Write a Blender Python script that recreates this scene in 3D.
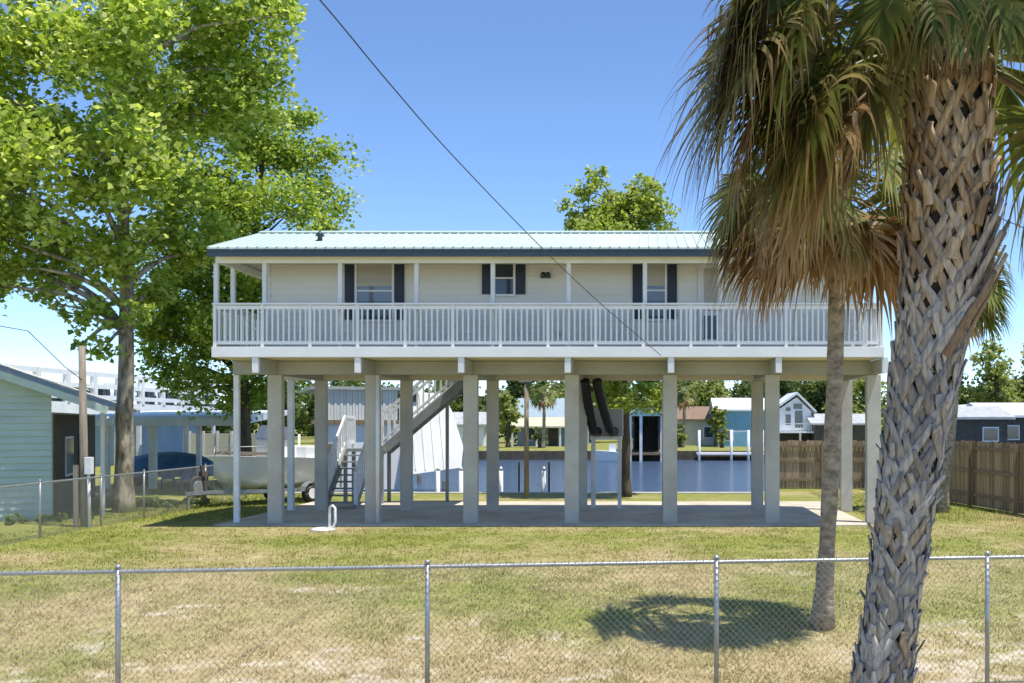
import bpy, math, random
import numpy as np
from mathutils import Vector, Matrix
R = math.radians
rng = np.random.default_rng(7)
random.seed(7)
for o in list(bpy.data.objects):
    bpy.data.objects.remove(o)
scene = bpy.context.scene
COL = scene.collection

# ------------------------------------------------------------------ camera, sky, sun, exposure
F, CX, CY, CZ = 1017.0, 650.0, 422.0, 2.5            # focal length / principal point in pixels, eye height
cam = bpy.data.cameras.new('camera')
cam.sensor_width = 36.0
cam.lens = F * 36.0 / 1024.0
cam.shift_x = -(CX - 512.0) / 1024.0
cam.shift_y = (CY - 341.5) / 1024.0
cam.clip_end = 3000
camo = bpy.data.objects.new('camera', cam)
camo.location = (0, 0, CZ)
camo.rotation_euler = (R(90), 0, 0)
COL.objects.link(camo)
scene.camera = camo

SUN_TO = Vector((0.29, -0.13, 0.95)).normalized()    # direction towards the sun
elev = math.asin(SUN_TO.z)
azim = math.atan2(SUN_TO.x, SUN_TO.y)
world = bpy.data.worlds.new('World')
scene.world = world
world.use_nodes = True
wn = world.node_tree
sky = wn.nodes.new('ShaderNodeTexSky')
sky.sky_type = 'NISHITA'
sky.sun_disc = False
sky.sun_elevation = elev
sky.sun_rotation = azim
sky.altitude = 1800
sky.air_density = 0.78
sky.dust_density = 0.0
sky.ozone_density = 3.5
bg = wn.nodes['Background']
bg.inputs['Strength'].default_value = 0.15
hs = wn.nodes.new('ShaderNodeHueSaturation')
hs.inputs['Saturation'].default_value = 1.05
wn.links.new(sky.outputs[0], hs.inputs['Color'])
wn.links.new(hs.outputs[0], bg.inputs['Color'])
sl = bpy.data.lights.new('sun', 'SUN')
sl.energy = 3.7
sl.angle = R(0.5)
sl.color = (1.0, 0.95, 0.87)
so = bpy.data.objects.new('sun', sl)
so.rotation_euler = SUN_TO.to_track_quat('Z', 'Y').to_euler()
so.location = (10, 5, 40)
COL.objects.link(so)
vs = scene.view_settings
vs.view_transform = 'Standard'
vs.look = 'None'
vs.exposure = 0.78
vs.gamma = 1.0
vs.use_curve_mapping = False


def P(px, py, Y):
    return Vector(((px - CX) * Y / F, Y, CZ - (py - CY) * Y / F))


def X(px, Y):
    return (px - CX) * Y / F


def Z(py, Y):
    return CZ - (py - CY) * Y / F


# ------------------------------------------------------------------ materials
def mat(name, c, c2=None, rough=0.7, scale=3.0, bump=0.0, bscale=None, metal=0.0, detail=4, stretch=(1, 1, 1), spec=0.5, lo=0.35, hi=0.65):
    m = bpy.data.materials.new(name)
    m.use_nodes = True
    nt = m.node_tree
    b = nt.nodes['Principled BSDF']
    b.inputs['Roughness'].default_value = rough
    b.inputs['Metallic'].default_value = metal
    b.inputs['Specular IOR Level'].default_value = spec
    if c2 is None:
        c2 = tuple(v * 0.82 for v in c)
    tc = nt.nodes.new('ShaderNodeTexCoord')
    mp = nt.nodes.new('ShaderNodeMapping')
    mp.inputs['Scale'].default_value = stretch
    nt.links.new(tc.outputs['Object'], mp.inputs['Vector'])
    nz = nt.nodes.new('ShaderNodeTexNoise')
    nz.inputs['Scale'].default_value = scale
    nz.inputs['Detail'].default_value = detail
    nz.inputs['Roughness'].default_value = 0.65
    nt.links.new(mp.outputs[0], nz.inputs['Vector'])
    rp = nt.nodes.new('ShaderNodeValToRGB')
    rp.color_ramp.elements[0].position = lo
    rp.color_ramp.elements[1].position = hi
    rp.color_ramp.elements[0].color = (*c2, 1)
    rp.color_ramp.elements[1].color = (*c, 1)
    nt.links.new(nz.outputs['Fac'], rp.inputs['Fac'])
    nt.links.new(rp.outputs['Color'], b.inputs['Base Color'])
    if bump:
        n2 = nt.nodes.new('ShaderNodeTexNoise')
        n2.inputs['Scale'].default_value = bscale or scale * 6
        n2.inputs['Detail'].default_value = 5
        nt.links.new(mp.outputs[0], n2.inputs['Vector'])
        bp = nt.nodes.new('ShaderNodeBump')
        bp.inputs['Strength'].default_value = bump
        bp.inputs['Distance'].default_value = 0.03
        nt.links.new(n2.outputs['Fac'], bp.inputs['Height'])
        nt.links.new(bp.outputs[0], b.inputs['Normal'])
    return m


def leaf_mat(name, stops, trans=0.35, along=None, rough=0.5, tint=1.5):
    """colour from the per-leaf attribute rnd; along = (colour, start) tints towards the tip"""
    m = bpy.data.materials.new(name)
    m.use_nodes = True
    nt = m.node_tree
    b = nt.nodes['Principled BSDF']
    out = nt.nodes['Material Output']
    at = nt.nodes.new('ShaderNodeAttribute')
    at.attribute_name = 'rnd'
    rp = nt.nodes.new('ShaderNodeValToRGB')
    els = rp.color_ramp.elements
    els[0].position, els[0].color = stops[0][0], (*stops[0][1], 1)
    els[1].position, els[1].color = stops[-1][0], (*stops[-1][1], 1)
    for p, c in stops[1:-1]:
        e = els.new(p)
        e.color = (*c, 1)
    nt.links.new(at.outputs['Fac'], rp.inputs['Fac'])
    col = rp.outputs['Color']
    if along:
        a2 = nt.nodes.new('ShaderNodeAttribute')
        a2.attribute_name = 'along'
        mr = nt.nodes.new('ShaderNodeMapRange')
        mr.inputs['From Min'].default_value = along[1]
        mr.inputs['From Max'].default_value = 1.0
        nt.links.new(a2.outputs['Fac'], mr.inputs['Value'])
        mx = nt.nodes.new('ShaderNodeMix')
        mx.data_type = 'RGBA'
        nt.links.new(mr.outputs[0], mx.inputs['Factor'])
        nt.links.new(col, mx.inputs[6])
        mx.inputs[7].default_value = (*along[0], 1)
        col = mx.outputs[2]
    b.inputs['Roughness'].default_value = rough
    b.inputs['Specular IOR Level'].default_value = 0.35
    nt.links.new(col, b.inputs['Base Color'])
    tr = nt.nodes.new('ShaderNodeBsdfTranslucent')
    mu = nt.nodes.new('ShaderNodeMix')
    mu.data_type = 'RGBA'
    mu.blend_type = 'MULTIPLY'
    mu.inputs['Factor'].default_value = 1
    nt.links.new(col, mu.inputs[6])
    mu.inputs[7].default_value = (tint, tint * 1.05, tint * 0.7, 1)
    nt.links.new(mu.outputs[2], tr.inputs['Color'])
    ms = nt.nodes.new('ShaderNodeMixShader')
    ms.inputs[0].default_value = trans
    nt.links.new(b.outputs[0], ms.inputs[1])
    nt.links.new(tr.outputs[0], ms.inputs[2])
    nt.links.new(ms.outputs[0], out.inputs['Surface'])
    return m


def glass_mat(name, c, rough=0.08):
    m = mat(name, c, tuple(v * 0.7 for v in c), rough=rough, scale=0.7, spec=0.8)
    return m


M = dict(
    white=mat('white_paint', (0.84, 0.84, 0.84), (0.76, 0.76, 0.76), 0.5, 1.2, 0.08),
    post=mat('white_post_paint', (0.80, 0.80, 0.80), (0.66, 0.66, 0.65), 0.5, 2.0, 0.1),
    siding=mat('cream_siding', (0.85, 0.84, 0.79), (0.79, 0.78, 0.73), 0.55, 0.8, 0.05, stretch=(0.3, 1, 3)),
    concrete=mat('pillar_concrete', (0.54, 0.51, 0.45), (0.42, 0.395, 0.345), 0.85, 1.1, 0.3, 30),
    beam=mat('beam_concrete', (0.41, 0.41, 0.37), (0.33, 0.33, 0.30), 0.85, 1.2, 0.25, 20, stretch=(0.4, 0.4, 1)),
    soffit=mat('deck_underside', (0.70, 0.64, 0.54), (0.60, 0.55, 0.47), 0.8, 0.6, 0.1),
    slab=mat('slab_concrete', (0.62, 0.54, 0.42), (0.42, 0.36, 0.28), 0.9, 0.7, 0.3, 25),
    roof=mat('pale_teal_metal', (0.53, 0.62, 0.58), (0.46, 0.56, 0.525), 0.55, 0.5, 0.03, stretch=(1, 0.25, 0.25), metal=0.1),
    navy=mat('navy_paint', (0.022, 0.032, 0.062), (0.018, 0.026, 0.05), 0.5, 3),
    fascia=mat('dark_fascia', (0.030, 0.048, 0.062), (0.022, 0.036, 0.05), 0.4, 1),
    shade=mat('window_shade', (0.52, 0.50, 0.44), (0.45, 0.43, 0.38), 0.8, 1.5, stretch=(0.2, 1, 4)),
    glass=glass_mat('window_glass', (0.05, 0.065, 0.09)),
    glass2=glass_mat('pale_window_glass', (0.20, 0.24, 0.30), 0.05),
    galv=mat('galvanised_steel', (0.42, 0.44, 0.45), (0.30, 0.31, 0.32), 0.45, 6, 0.05, metal=0.6),
    wire=mat('fence_wire', (0.36, 0.37, 0.36), (0.28, 0.29, 0.28), 0.5, 8, metal=0.4),
    greysteel=mat('grey_stair_paint', (0.30, 0.31, 0.30), (0.22, 0.23, 0.22), 0.6, 3, 0.1),
    black=mat('black_rubber', (0.018, 0.018, 0.02), (0.012, 0.012, 0.013), 0.6, 8, 0.2, 30),
    cabinet=mat('grey_cabinet', (0.40, 0.41, 0.40), (0.34, 0.35, 0.34), 0.5, 2),
    bark=mat('pale_bark', (0.46, 0.40, 0.30), (0.17, 0.135, 0.095), 0.9, 2.6, 1.0, 9, stretch=(2.0, 2.0, 0.6), lo=.42, hi=.6),
    darkbark=mat('dark_bark', (0.12, 0.09, 0.06), (0.05, 0.04, 0.03), 0.9, 3, 0.8, 12, stretch=(2, 2, 0.4)),
    palmbark=mat('palm_trunk_bark', (0.42, 0.35, 0.26), (0.17, 0.14, 0.10), 0.9, 7, 1.0, 16, stretch=(1, 1, 1.6)),
    core=mat('palm_core', (0.030, 0.023, 0.016), (0.012, 0.010, 0.007), 0.95, 8, 0.6, 20),
    pole=mat('weathered_pole', (0.31, 0.265, 0.20), (0.15, 0.125, 0.095), 0.9, 4, 0.5, 12, stretch=(3, 3, 0.3)),
    plank=mat('weathered_planks', (0.32, 0.23, 0.14), (0.18, 0.13, 0.08), 0.9, 3.0, 0.4, 10, stretch=(6, 6, 0.3)),
    plank2=mat('weathered_planks_light', (0.27, 0.20, 0.125), (0.14, 0.105, 0.065), 0.9, 3.0, 0.4, 10, stretch=(6, 6, 0.3)),
    green=mat('pale_green_siding', (0.47, 0.56, 0.49), (0.39, 0.475, 0.42), 0.6, 1.6, 0.1, stretch=(.5, 1, 2)),
    shingle=mat('grey_shingles', (0.58, 0.56, 0.51), (0.42, 0.41, 0.38), 0.9, 6, 0.5, 14),
    hull=mat('boat_gelcoat', (0.88, 0.87, 0.85), (0.80, 0.79, 0.77), 0.3, 1.2),
    tan=mat('boat_tan', (0.45, 0.38, 0.27), (0.38, 0.32, 0.22), 0.4, 2),
    blue=mat('blue_tarp', (0.05, 0.16, 0.30), (0.03, 0.10, 0.21), 0.6, 2, 0.4, 5),
    bluewall=mat('sky_blue_siding', (0.20, 0.42, 0.58), (0.17, 0.36, 0.5), 0.6, 1),
    greywall=mat('blue_grey_siding', (0.30, 0.38, 0.42), (0.25, 0.32, 0.36), 0.6, 1),
    cream=mat('cream_wall', (0.62, 0.58, 0.46), (0.54, 0.5, 0.4), 0.7, 1),
    brownroof=mat('brown_roof', (0.26, 0.17, 0.11), (0.18, 0.12, 0.08), 0.85, 4, 0.3),
    tealroof=mat('pale_green_roof', (0.50, 0.66, 0.62), (0.42, 0.58, 0.55), 0.4, 1),
    creamroof=mat('cream_roof', (0.60, 0.56, 0.38), (0.5, 0.46, 0.31), 0.6, 2),
    whiteroof=mat('white_metal_roof', (0.76, 0.78, 0.79), (0.66, 0.68, 0.7), 0.4, 1.5),
    greyroof=mat('grey_metal_roof', (0.46, 0.47, 0.46), (0.33, 0.34, 0.33), 0.6, 2),
    corr=mat('corrugated_sheet', (0.74, 0.74, 0.70), (0.60, 0.60, 0.57), 0.6, 1.2, 0.1, stretch=(1, 1, 0.3)),
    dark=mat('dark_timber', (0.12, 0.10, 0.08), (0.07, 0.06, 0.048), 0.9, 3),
    seawall=mat('far_seawall_timber', (0.14, 0.11, 0.075), (0.08, 0.065, 0.045), 0.9, 2.5, 0.3, stretch=(1, 1, 0.4)),
    cap=mat('seawall_concrete', (0.55, 0.52, 0.46), (0.42, 0.40, 0.36), 0.9, 1.5, 0.3),
    cable=mat('cable_sheath', (0.05, 0.055, 0.07), (0.04, 0.045, 0.06), 0.6, 2),
    red=mat('rusty_brick', (0.30, 0.15, 0.09), (0.2, 0.1, 0.06), 0.9, 4),
    stick=mat('bleached_boot', (0.30, 0.25, 0.2), (0.2, 0.17, 0.14), 0.9, 3),
)

def picket_mat():
    m = mat('weathered_pickets', (0.44, 0.32, 0.19), (0.27, 0.19, 0.115), 0.9, 3.0, 0.4, 10, stretch=(6, 6, 0.3))
    nt = m.node_tree; b = nt.nodes['Principled BSDF']; src = b.inputs['Base Color'].links[0].from_socket
    a = nt.nodes.new('ShaderNodeAttribute'); a.attribute_name = 'rnd'
    mr = nt.nodes.new('ShaderNodeMapRange'); mr.inputs['To Min'].default_value = .6; mr.inputs['To Max'].default_value = 1.2
    x = nt.nodes.new('ShaderNodeMix'); x.data_type = 'RGBA'; x.blend_type = 'MULTIPLY'; x.inputs['Factor'].default_value = 1
    nt.links.new(a.outputs['Fac'], mr.inputs[0]); nt.links.new(src, x.inputs[6]); nt.links.new(mr.outputs[0], x.inputs[7]); nt.links.new(x.outputs[2], b.inputs['Base Color'])
    return m
M['picket'] = picket_mat()
leafA = leaf_mat('broad_leaf', [(0.0, (0.151, 0.225, 0.028)), (0.4, (0.302, 0.387, 0.054)), (0.75, (0.453, 0.512, 0.097)), (1.0, (0.629, 0.645, 0.285))], 0.5)
leafB = leaf_mat('fine_leaf', [(0.0, (0.116, 0.186, 0.023)), (0.5, (0.248, 0.336, 0.044)), (0.85, (0.393, 0.465, 0.078)), (1.0, (0.553, 0.586, 0.182))], 0.48)
leafC = leaf_mat('spring_leaf', [(0.0, (0.165, 0.220, 0.031)), (0.6, (0.330, 0.385, 0.061)), (1.0, (0.506, 0.528, 0.176))], 0.5)
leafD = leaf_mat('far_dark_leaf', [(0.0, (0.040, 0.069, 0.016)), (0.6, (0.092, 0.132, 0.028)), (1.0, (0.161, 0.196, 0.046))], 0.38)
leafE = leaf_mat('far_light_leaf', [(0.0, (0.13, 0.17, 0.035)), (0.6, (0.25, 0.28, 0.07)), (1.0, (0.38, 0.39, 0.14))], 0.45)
frondG = leaf_mat('green_frond', [(0.0, (0.060, 0.100, 0.022)), (0.5, (0.165, 0.201, 0.043)), (0.82, (0.296, 0.276, 0.070)), (0.92, (0.469, 0.335, 0.132)), (1.0, (0.694, 0.518, 0.248))], 0.4, ((0.26, 0.16, 0.06), 0.62), 0.42, 1.1)
frondO = leaf_mat('olive_frond', [(0.0, (0.098, 0.110, 0.030)), (0.5, (0.222, 0.204, 0.063)), (1.0, (0.501, 0.379, 0.184))], 0.4, ((0.25, 0.165, 0.075), 0.5), 0.5, 1.1)
frondD = leaf_mat('dead_frond', [(0.0, (0.151, 0.089, 0.049)), (0.4, (0.363, 0.209, 0.090)), (0.7, (0.524, 0.345, 0.179)), (1.0, (0.625, 0.522, 0.440))], 0.32, ((0.38, 0.24, 0.11), 0.5), 0.7, 1.1)
petm = mat('petiole_green', (0.15, 0.16, 0.05), (0.09, 0.10, 0.03), 0.5, 4)
petd = mat('petiole_dead', (0.27, 0.19, 0.11), (0.18, 0.12, 0.07), 0.7, 4)
weedm = leaf_mat('weed_leaf', [(0.0, (0.06, 0.10, 0.02)), (1.0, (0.16, 0.22, 0.04))], 0.3)


# ------------------------------------------------------------------ objects
def tag(o, label=None, cat=None, group=None, kind=None):
    if label: o['label'] = label
    if cat: o['category'] = cat
    if group: o['group'] = group
    if kind: o['kind'] = kind
    return o


def thing(name, label, cat, loc=(0, 0, 0), rz=0.0, group=None):
    o = bpy.data.objects.new(name, None)
    o.empty_display_size = 0.3
    o.location = loc
    o.rotation_euler = (0, 0, rz)
    COL.objects.link(o)
    return tag(o, label, cat, group)


def children(o):
    return [c for c in bpy.data.objects if c.parent == o]


def copy_tree(o, parent=None):
    c = o.copy()
    COL.objects.link(c)
    if parent is not None:
        c.parent = parent
    for ch in children(o):
        copy_tree(ch, c)
    return c


def root_loc(p):
    v = Vector((0, 0, 0))
    while p is not None:
        v += p.location
        p = p.parent
    return v


class MB:
    """collects shapes into ONE mesh"""
    def __init__(s):
        s.v, s.f, s.sm = [], [], []

    def add(s, vs_, fs, smooth=False):
        n = len(s.v)
        s.v.extend([tuple(v) for v in vs_])
        s.f.extend([tuple(i + n for i in f) for f in fs])
        s.sm.extend([smooth] * len(fs))
        return s

    def box(s, x0, x1, y0, y1, z0, z1):
        return s.add([(x0, y0, z0), (x1, y0, z0), (x1, y1, z0), (x0, y1, z0), (x0, y0, z1), (x1, y0, z1), (x1, y1, z1), (x0, y1, z1)],
                     [(0, 3, 2, 1), (4, 5, 6, 7), (0, 1, 5, 4), (1, 2, 6, 5), (2, 3, 7, 6), (3, 0, 4, 7)])

    def cbox(s, x, y, z, sx, sy, sz):
        return s.box(x - sx / 2, x + sx / 2, y - sy / 2, y + sy / 2, z - sz / 2, z + sz / 2)

    def bar(s, a, b, w, h, up=(0, 0, 1)):
        a, b = Vector(a), Vector(b)
        d = (b - a).normalized()
        u = Vector(up)
        if abs(d.dot(u)) > 0.98: u = Vector((0, 1, 0))
        sd = d.cross(u).normalized() * w / 2
        u = sd.cross(d).normalized() * h / 2
        vs_ = [a - sd - u, a + sd - u, a + sd + u, a - sd + u, b - sd - u, b + sd - u, b + sd + u, b - sd + u]
        return s.add(vs_, [(0, 1, 2, 3), (7, 6, 5, 4), (0, 4, 5, 1), (1, 5, 6, 2), (2, 6, 7, 3), (3, 7, 4, 0)])

    def tube(s, pts, rad, n=8, cap=True, wob=0.0):
        pts = [Vector(p) for p in pts]
        if not hasattr(rad, '__len__'): rad = [rad] * len(pts)
        vs_, fs = [], []
        ref = Vector((1, 0, 0))
        for i, p in enumerate(pts):
            d = (pts[min(i + 1, len(pts) - 1)] - pts[max(i - 1, 0)]).normalized()
            if abs(d.dot(ref)) > 0.95: ref = Vector((0, 1, 0))
            a = (ref - d * ref.dot(d)).normalized()
            b = d.cross(a)
            ref = a
            for k in range(n):
                t = 2 * math.pi * k / n
                r = rad[i] * (1 + wob * math.sin(3 * t + i * 1.7) * 0.5 + wob * random.uniform(-.5, .5))
                vs_.append(p + a * math.cos(t) * r + b * math.sin(t) * r)
        for i in range(len(pts) - 1):
            for k in range(n):
                k2 = (k + 1) % n
                fs.append((i * n + k, i * n + k2, (i + 1) * n + k2, (i + 1) * n + k))
        s.add(vs_, fs, True)
        if cap:
            m = len(s.v) - len(vs_)
            s.f.append(tuple(m + k for k in reversed(range(n)))); s.sm.append(False)
            s.f.append(tuple(m + (len(pts) - 1) * n + k for k in range(n))); s.sm.append(False)
        return s

    def prism(s, poly, a, b, axis='y'):
        """poly of 2-D points extruded along an axis from a to b"""
        n = len(poly)
        def mk(p, t):
            if axis == 'y': return (p[0], t, p[1])
            if axis == 'x': return (t, p[0], p[1])
            return (p[0], p[1], t)
        vs_ = [mk(p, a) for p in poly] + [mk(p, b) for p in poly]
        fs = [tuple(range(n)), tuple(reversed(range(n, 2 * n)))]
        for i in range(n):
            j = (i + 1) % n
            fs.append((i, i + n, j + n, j))
        return s.add(vs_, fs)

    def build(s, name, m, parent=None, world=True, bevel=0.0, loc=None):
        me = bpy.data.meshes.new(name)
        off = root_loc(parent) if (parent is not None and world) else Vector(loc or (0, 0, 0))
        if parent is not None and not world: off = Vector((0, 0, 0))
        vv = [(v[0] - off.x, v[1] - off.y, v[2] - off.z) for v in s.v]
        me.from_pydata(vv, [], s.f)
        me.polygons.foreach_set('use_smooth', s.sm)
        me.materials.append(m)
        me.update()
        import bmesh
        bm = bmesh.new(); bm.from_mesh(me)
        bmesh.ops.recalc_face_normals(bm, faces=bm.faces)
        bm.to_mesh(me); bm.free()
        o = bpy.data.objects.new(name, me)
        COL.objects.link(o)
        if parent is not None: o.parent = parent
        else: o.location = off
        if bevel:
            bv = o.modifiers.new('bevel', 'BEVEL'); bv.width = bevel; bv.segments = 2; bv.limit_method = 'ANGLE'
        return o


def np_mesh(name, V, Fq, m, parent=None, attrs=None, smooth=False, loc=None, world=True):
    """V (n,3); Fq (k,3|4) -> mesh object; attrs: dict of per-point float arrays"""
    V = np.asarray(V, dtype=np.float32).copy()
    if parent is not None and world: V -= np.array(root_loc(parent), dtype=np.float32)
    if loc is not None: V -= np.array(loc, dtype=np.float32)
    me = bpy.data.meshes.new(name)
    Fq = np.asarray(Fq, dtype=np.int32)
    k, w = Fq.shape
    me.vertices.add(len(V)); me.vertices.foreach_set('co', V.ravel())
    me.loops.add(k * w); me.loops.foreach_set('vertex_index', Fq.ravel())
    me.polygons.add(k)
    me.polygons.foreach_set('loop_start', np.arange(0, k * w, w, dtype=np.int32))
    me.polygons.foreach_set('loop_total', np.full(k, w, dtype=np.int32))
    if smooth: me.polygons.foreach_set('use_smooth', np.ones(k, dtype=bool))
    me.update(calc_edges=True)
    for a, arr in (attrs or {}).items():
        at = me.attributes.new(a, 'FLOAT', 'POINT')
        at.data.foreach_set('value', np.asarray(arr, dtype=np.float32))
    me.materials.append(m)
    o = bpy.data.objects.new(name, me)
    COL.objects.link(o)
    if parent is not None: o.parent = parent
    elif loc is not None: o.location = loc
    return o


# ------------------------------------------------------------------ value noise for the lawn
_perm = rng.random((256, 256))
def vnoise(x, y):
    xi = np.floor(x).astype(int); yi = np.floor(y).astype(int)
    fx = x - xi; fy = y - yi
    fx = fx * fx * (3 - 2 * fx); fy = fy * fy * (3 - 2 * fy)
    g = lambda a, b: _perm[a % 256, b % 256]
    return (g(xi, yi) * (1 - fx) + g(xi + 1, yi) * fx) * (1 - fy) + (g(xi, yi + 1) * (1 - fx) + g(xi + 1, yi + 1) * fx) * fy
def fbm(x, y, s, o=4):
    t = 0; a = 1; n = 0
    for i in range(o):
        t = t + a * vnoise(x * s + 17.3 * i, y * s + 9.1 * i); n += a; a *= 0.55; s *= 2.1
    return t / n
def sstep(a, b, x):
    t = np.clip((x - a) / (b - a), 0, 1)
    return t * t * (3 - 2 * t)
def bank(x):          # y of the near canal bank
    return 35.6 + 26 * sstep(-15.5, -19.5, x) + 4.2 * sstep(3.9, 4.9, x)
FAR = 84.0
def gz(x, y):
    x = np.asarray(x, float); y = np.asarray(y, float)
    z = -0.15 * (1 - sstep(12, 22, y)) - 0.30 * (1 - sstep(11.6, 14.5, y))
    z = z + 0.05 * (fbm(x, y, 0.35, 3) - 0.5) * sstep(4, 9, y) * (1 - sstep(21, 23.5, y))
    inside = sstep(0, 0.5, y - bank(x)) * (1 - sstep(FAR - 0.5, FAR, y))
    z = z * (1 - inside) - 2.2 * inside
    z = z + 0.2 * sstep(FAR - 0.2, FAR + 0.2, y)
    return z
def dryf(x, y):
    d = fbm(x, y, 0.42, 4) * 1.0 + 0.40 * fbm(x + 40, y, 1.7, 3) - 0.62
    d = d * 2.0 + 0.43
    d -= 0.45 * np.exp(-((y - 22.0) / 2.0) ** 2)                       # greener beside the slab
    d += 0.35 * np.exp(-(((x + 9.0) / 3.0) ** 2 + ((y - 19.5) / 1.8) ** 2))
    d += 0.10 * (1 - sstep(13, 17, y))
    d -= 0.45 * sstep(24.5, 26.5, y) + 0.4 * sstep(-11.0, -14, x) * sstep(15, 20, y)
    return np.clip(d, 0, 1)
def sandf(x, y):
    n = fbm(x * 0.7 + 11, y * 1.3 + 5, 0.8, 4)
    t = 0.66 - 0.07 * (1 - sstep(12.5, 15, y)) - 0.07 * (1 - sstep(11.2, 12.6, y)) + 0.08 * sstep(17, 22, y)
    n = n * .55 + .45 * fbm(x + 3, y * 1.3, 3.4, 3)
    return np.clip((n - t + .02) * 8, 0, 1)

# ------------------------------------------------------------------ ground (one sheet), lawn, slab, canal
xs = np.concatenate([np.linspace(-700, -60, 12), np.linspace(-50, -24, 14), np.arange(-22, 14.01, 0.2), np.linspace(16, 60, 16), np.linspace(90, 800, 10)])
ys = np.concatenate([np.linspace(-40, 4, 8), np.arange(5, 27.01, 0.15), np.arange(27.5, 40, 0.25), np.arange(41, 62.2, 0.5), np.linspace(63, 83, 8), np.arange(83.3, 85, 0.1), np.linspace(86, 160, 12), np.linspace(220, 2400, 8)])
GX, GY = np.meshgrid(xs, ys)
GZ = gz(GX, GY)
nx, ny = len(xs), len(ys)
V = np.stack([GX.ravel(), GY.ravel(), GZ.ravel()], 1)
ii = np.arange(nx * ny).reshape(ny, nx)
Fq = np.stack([ii[:-1, :-1].ravel(), ii[:-1, 1:].ravel(), ii[1:, 1:].ravel(), ii[1:, :-1].ravel()], 1)

gm = bpy.data.materials.new('lawn_soil'); gm.use_nodes = True
def lawn_shader(m, blades):
    nt = m.node_tree
    b = nt.nodes['Principled BSDF']
    b.inputs['Roughness'].default_value = 0.9
    b.inputs['Specular IOR Level'].default_value = 0.15
    def attr(n):
        a = nt.nodes.new('ShaderNodeAttribute'); a.attribute_name = n; return a.outputs['Fac']
    geo = nt.nodes.new('ShaderNodeNewGeometry')
    nz = nt.nodes.new('ShaderNodeTexNoise'); nz.inputs['Scale'].default_value = 3.5 if not blades else 2.0; nz.inputs['Detail'].default_value = 8; nz.inputs['Roughness'].default_value = 0.75
    nt.links.new(geo.outputs['Position'], nz.inputs['Vector'])
    def mixc(f, a, c):
        x = nt.nodes.new('ShaderNodeMix'); x.data_type = 'RGBA'
        if hasattr(f, 'links') or not isinstance(f, float): nt.links.new(f, x.inputs['Factor'])
        else: x.inputs['Factor'].default_value = f
        for sock, val in ((x.inputs[6], a), (x.inputs[7], c)):
            if isinstance(val, tuple): sock.default_value = (*val, 1)
            else: nt.links.new(val, sock)
        return x.outputs[2]
    def ramp(f, lo, hi):
        r = nt.nodes.new('ShaderNodeMapRange'); r.inputs['From Min'].default_value = lo; r.inputs['From Max'].default_value = hi
        nt.links.new(f, r.inputs['Value']); return r.outputs[0]
    n1 = ramp(nz.outputs['Fac'], 0.35, 0.65)
    if blades:
        rv = attr('rnd')
        g = mixc(rv, (0.155, 0.190, 0.028), (0.325, 0.345, 0.070))
        d = mixc(rv, (0.35, 0.285, 0.115), (0.58, 0.48, 0.235))
        c = mixc(attr('dry'), g, d)
    else:
        g = mixc(n1, (0.15, 0.168, 0.036), (0.28, 0.285, 0.070))
        d = mixc(n1, (0.30, 0.230, 0.110), (0.46, 0.37, 0.205))
        c = mixc(attr('dry'), g, d)
        s = mixc(n1, (0.42, 0.355, 0.26), (0.60, 0.53, 0.43))
        ma = nt.nodes.new('ShaderNodeMath'); ma.operation = 'MULTIPLY'
        n2 = nt.nodes.new('ShaderNodeTexNoise'); n2.inputs['Scale'].default_value = 5; n2.inputs['Detail'].default_value = 6
        nt.links.new(geo.outputs['Position'], n2.inputs['Vector'])
        nt.links.new(attr('sand'), ma.inputs[0]); nt.links.new(ramp(n2.outputs['Fac'], 0.38, 0.55), ma.inputs[1])
        c = mixc(ma.outputs[0], c, s)
        bp = nt.nodes.new('ShaderNodeBump'); bp.inputs['Strength'].default_value = 0.7; bp.inputs['Distance'].default_value = 0.05
        n3 = nt.nodes.new('ShaderNodeTexNoise'); n3.inputs['Scale'].default_value = 14; n3.inputs['Detail'].default_value = 6
        nt.links.new(geo.outputs['Position'], n3.inputs['Vector'])
        nt.links.new(n3.outputs['Fac'], bp.inputs['Height']); nt.links.new(bp.outputs[0], b.inputs['Normal'])
    nt.links.new(c, b.inputs['Base Color'])
    if blades:
        tr = nt.nodes.new('ShaderNodeBsdfTranslucent'); nt.links.new(c, tr.inputs['Color'])
        ms = nt.nodes.new('ShaderNodeMixShader'); ms.inputs[0].default_value = .5
        out = nt.nodes['Material Output']
        nt.links.new(b.outputs[0], ms.inputs[1]); nt.links.new(tr.outputs[0], ms.inputs[2]); nt.links.new(ms.outputs[0], out.inputs['Surface'])
lawn_shader(gm, False)
fr = dryf(GX, GY) * (GY < 60) + 0.12 * (GY >= 60)
g = np_mesh('ground', V, Fq, gm, attrs={'dry': fr.ravel(), 'sand': (sandf(GX, GY) * (GY < 23.6)).ravel()}, smooth=True)
tag(g, 'sandy lawn ground sheet of patchy dry and green grass', 'ground', kind='structure')

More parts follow.
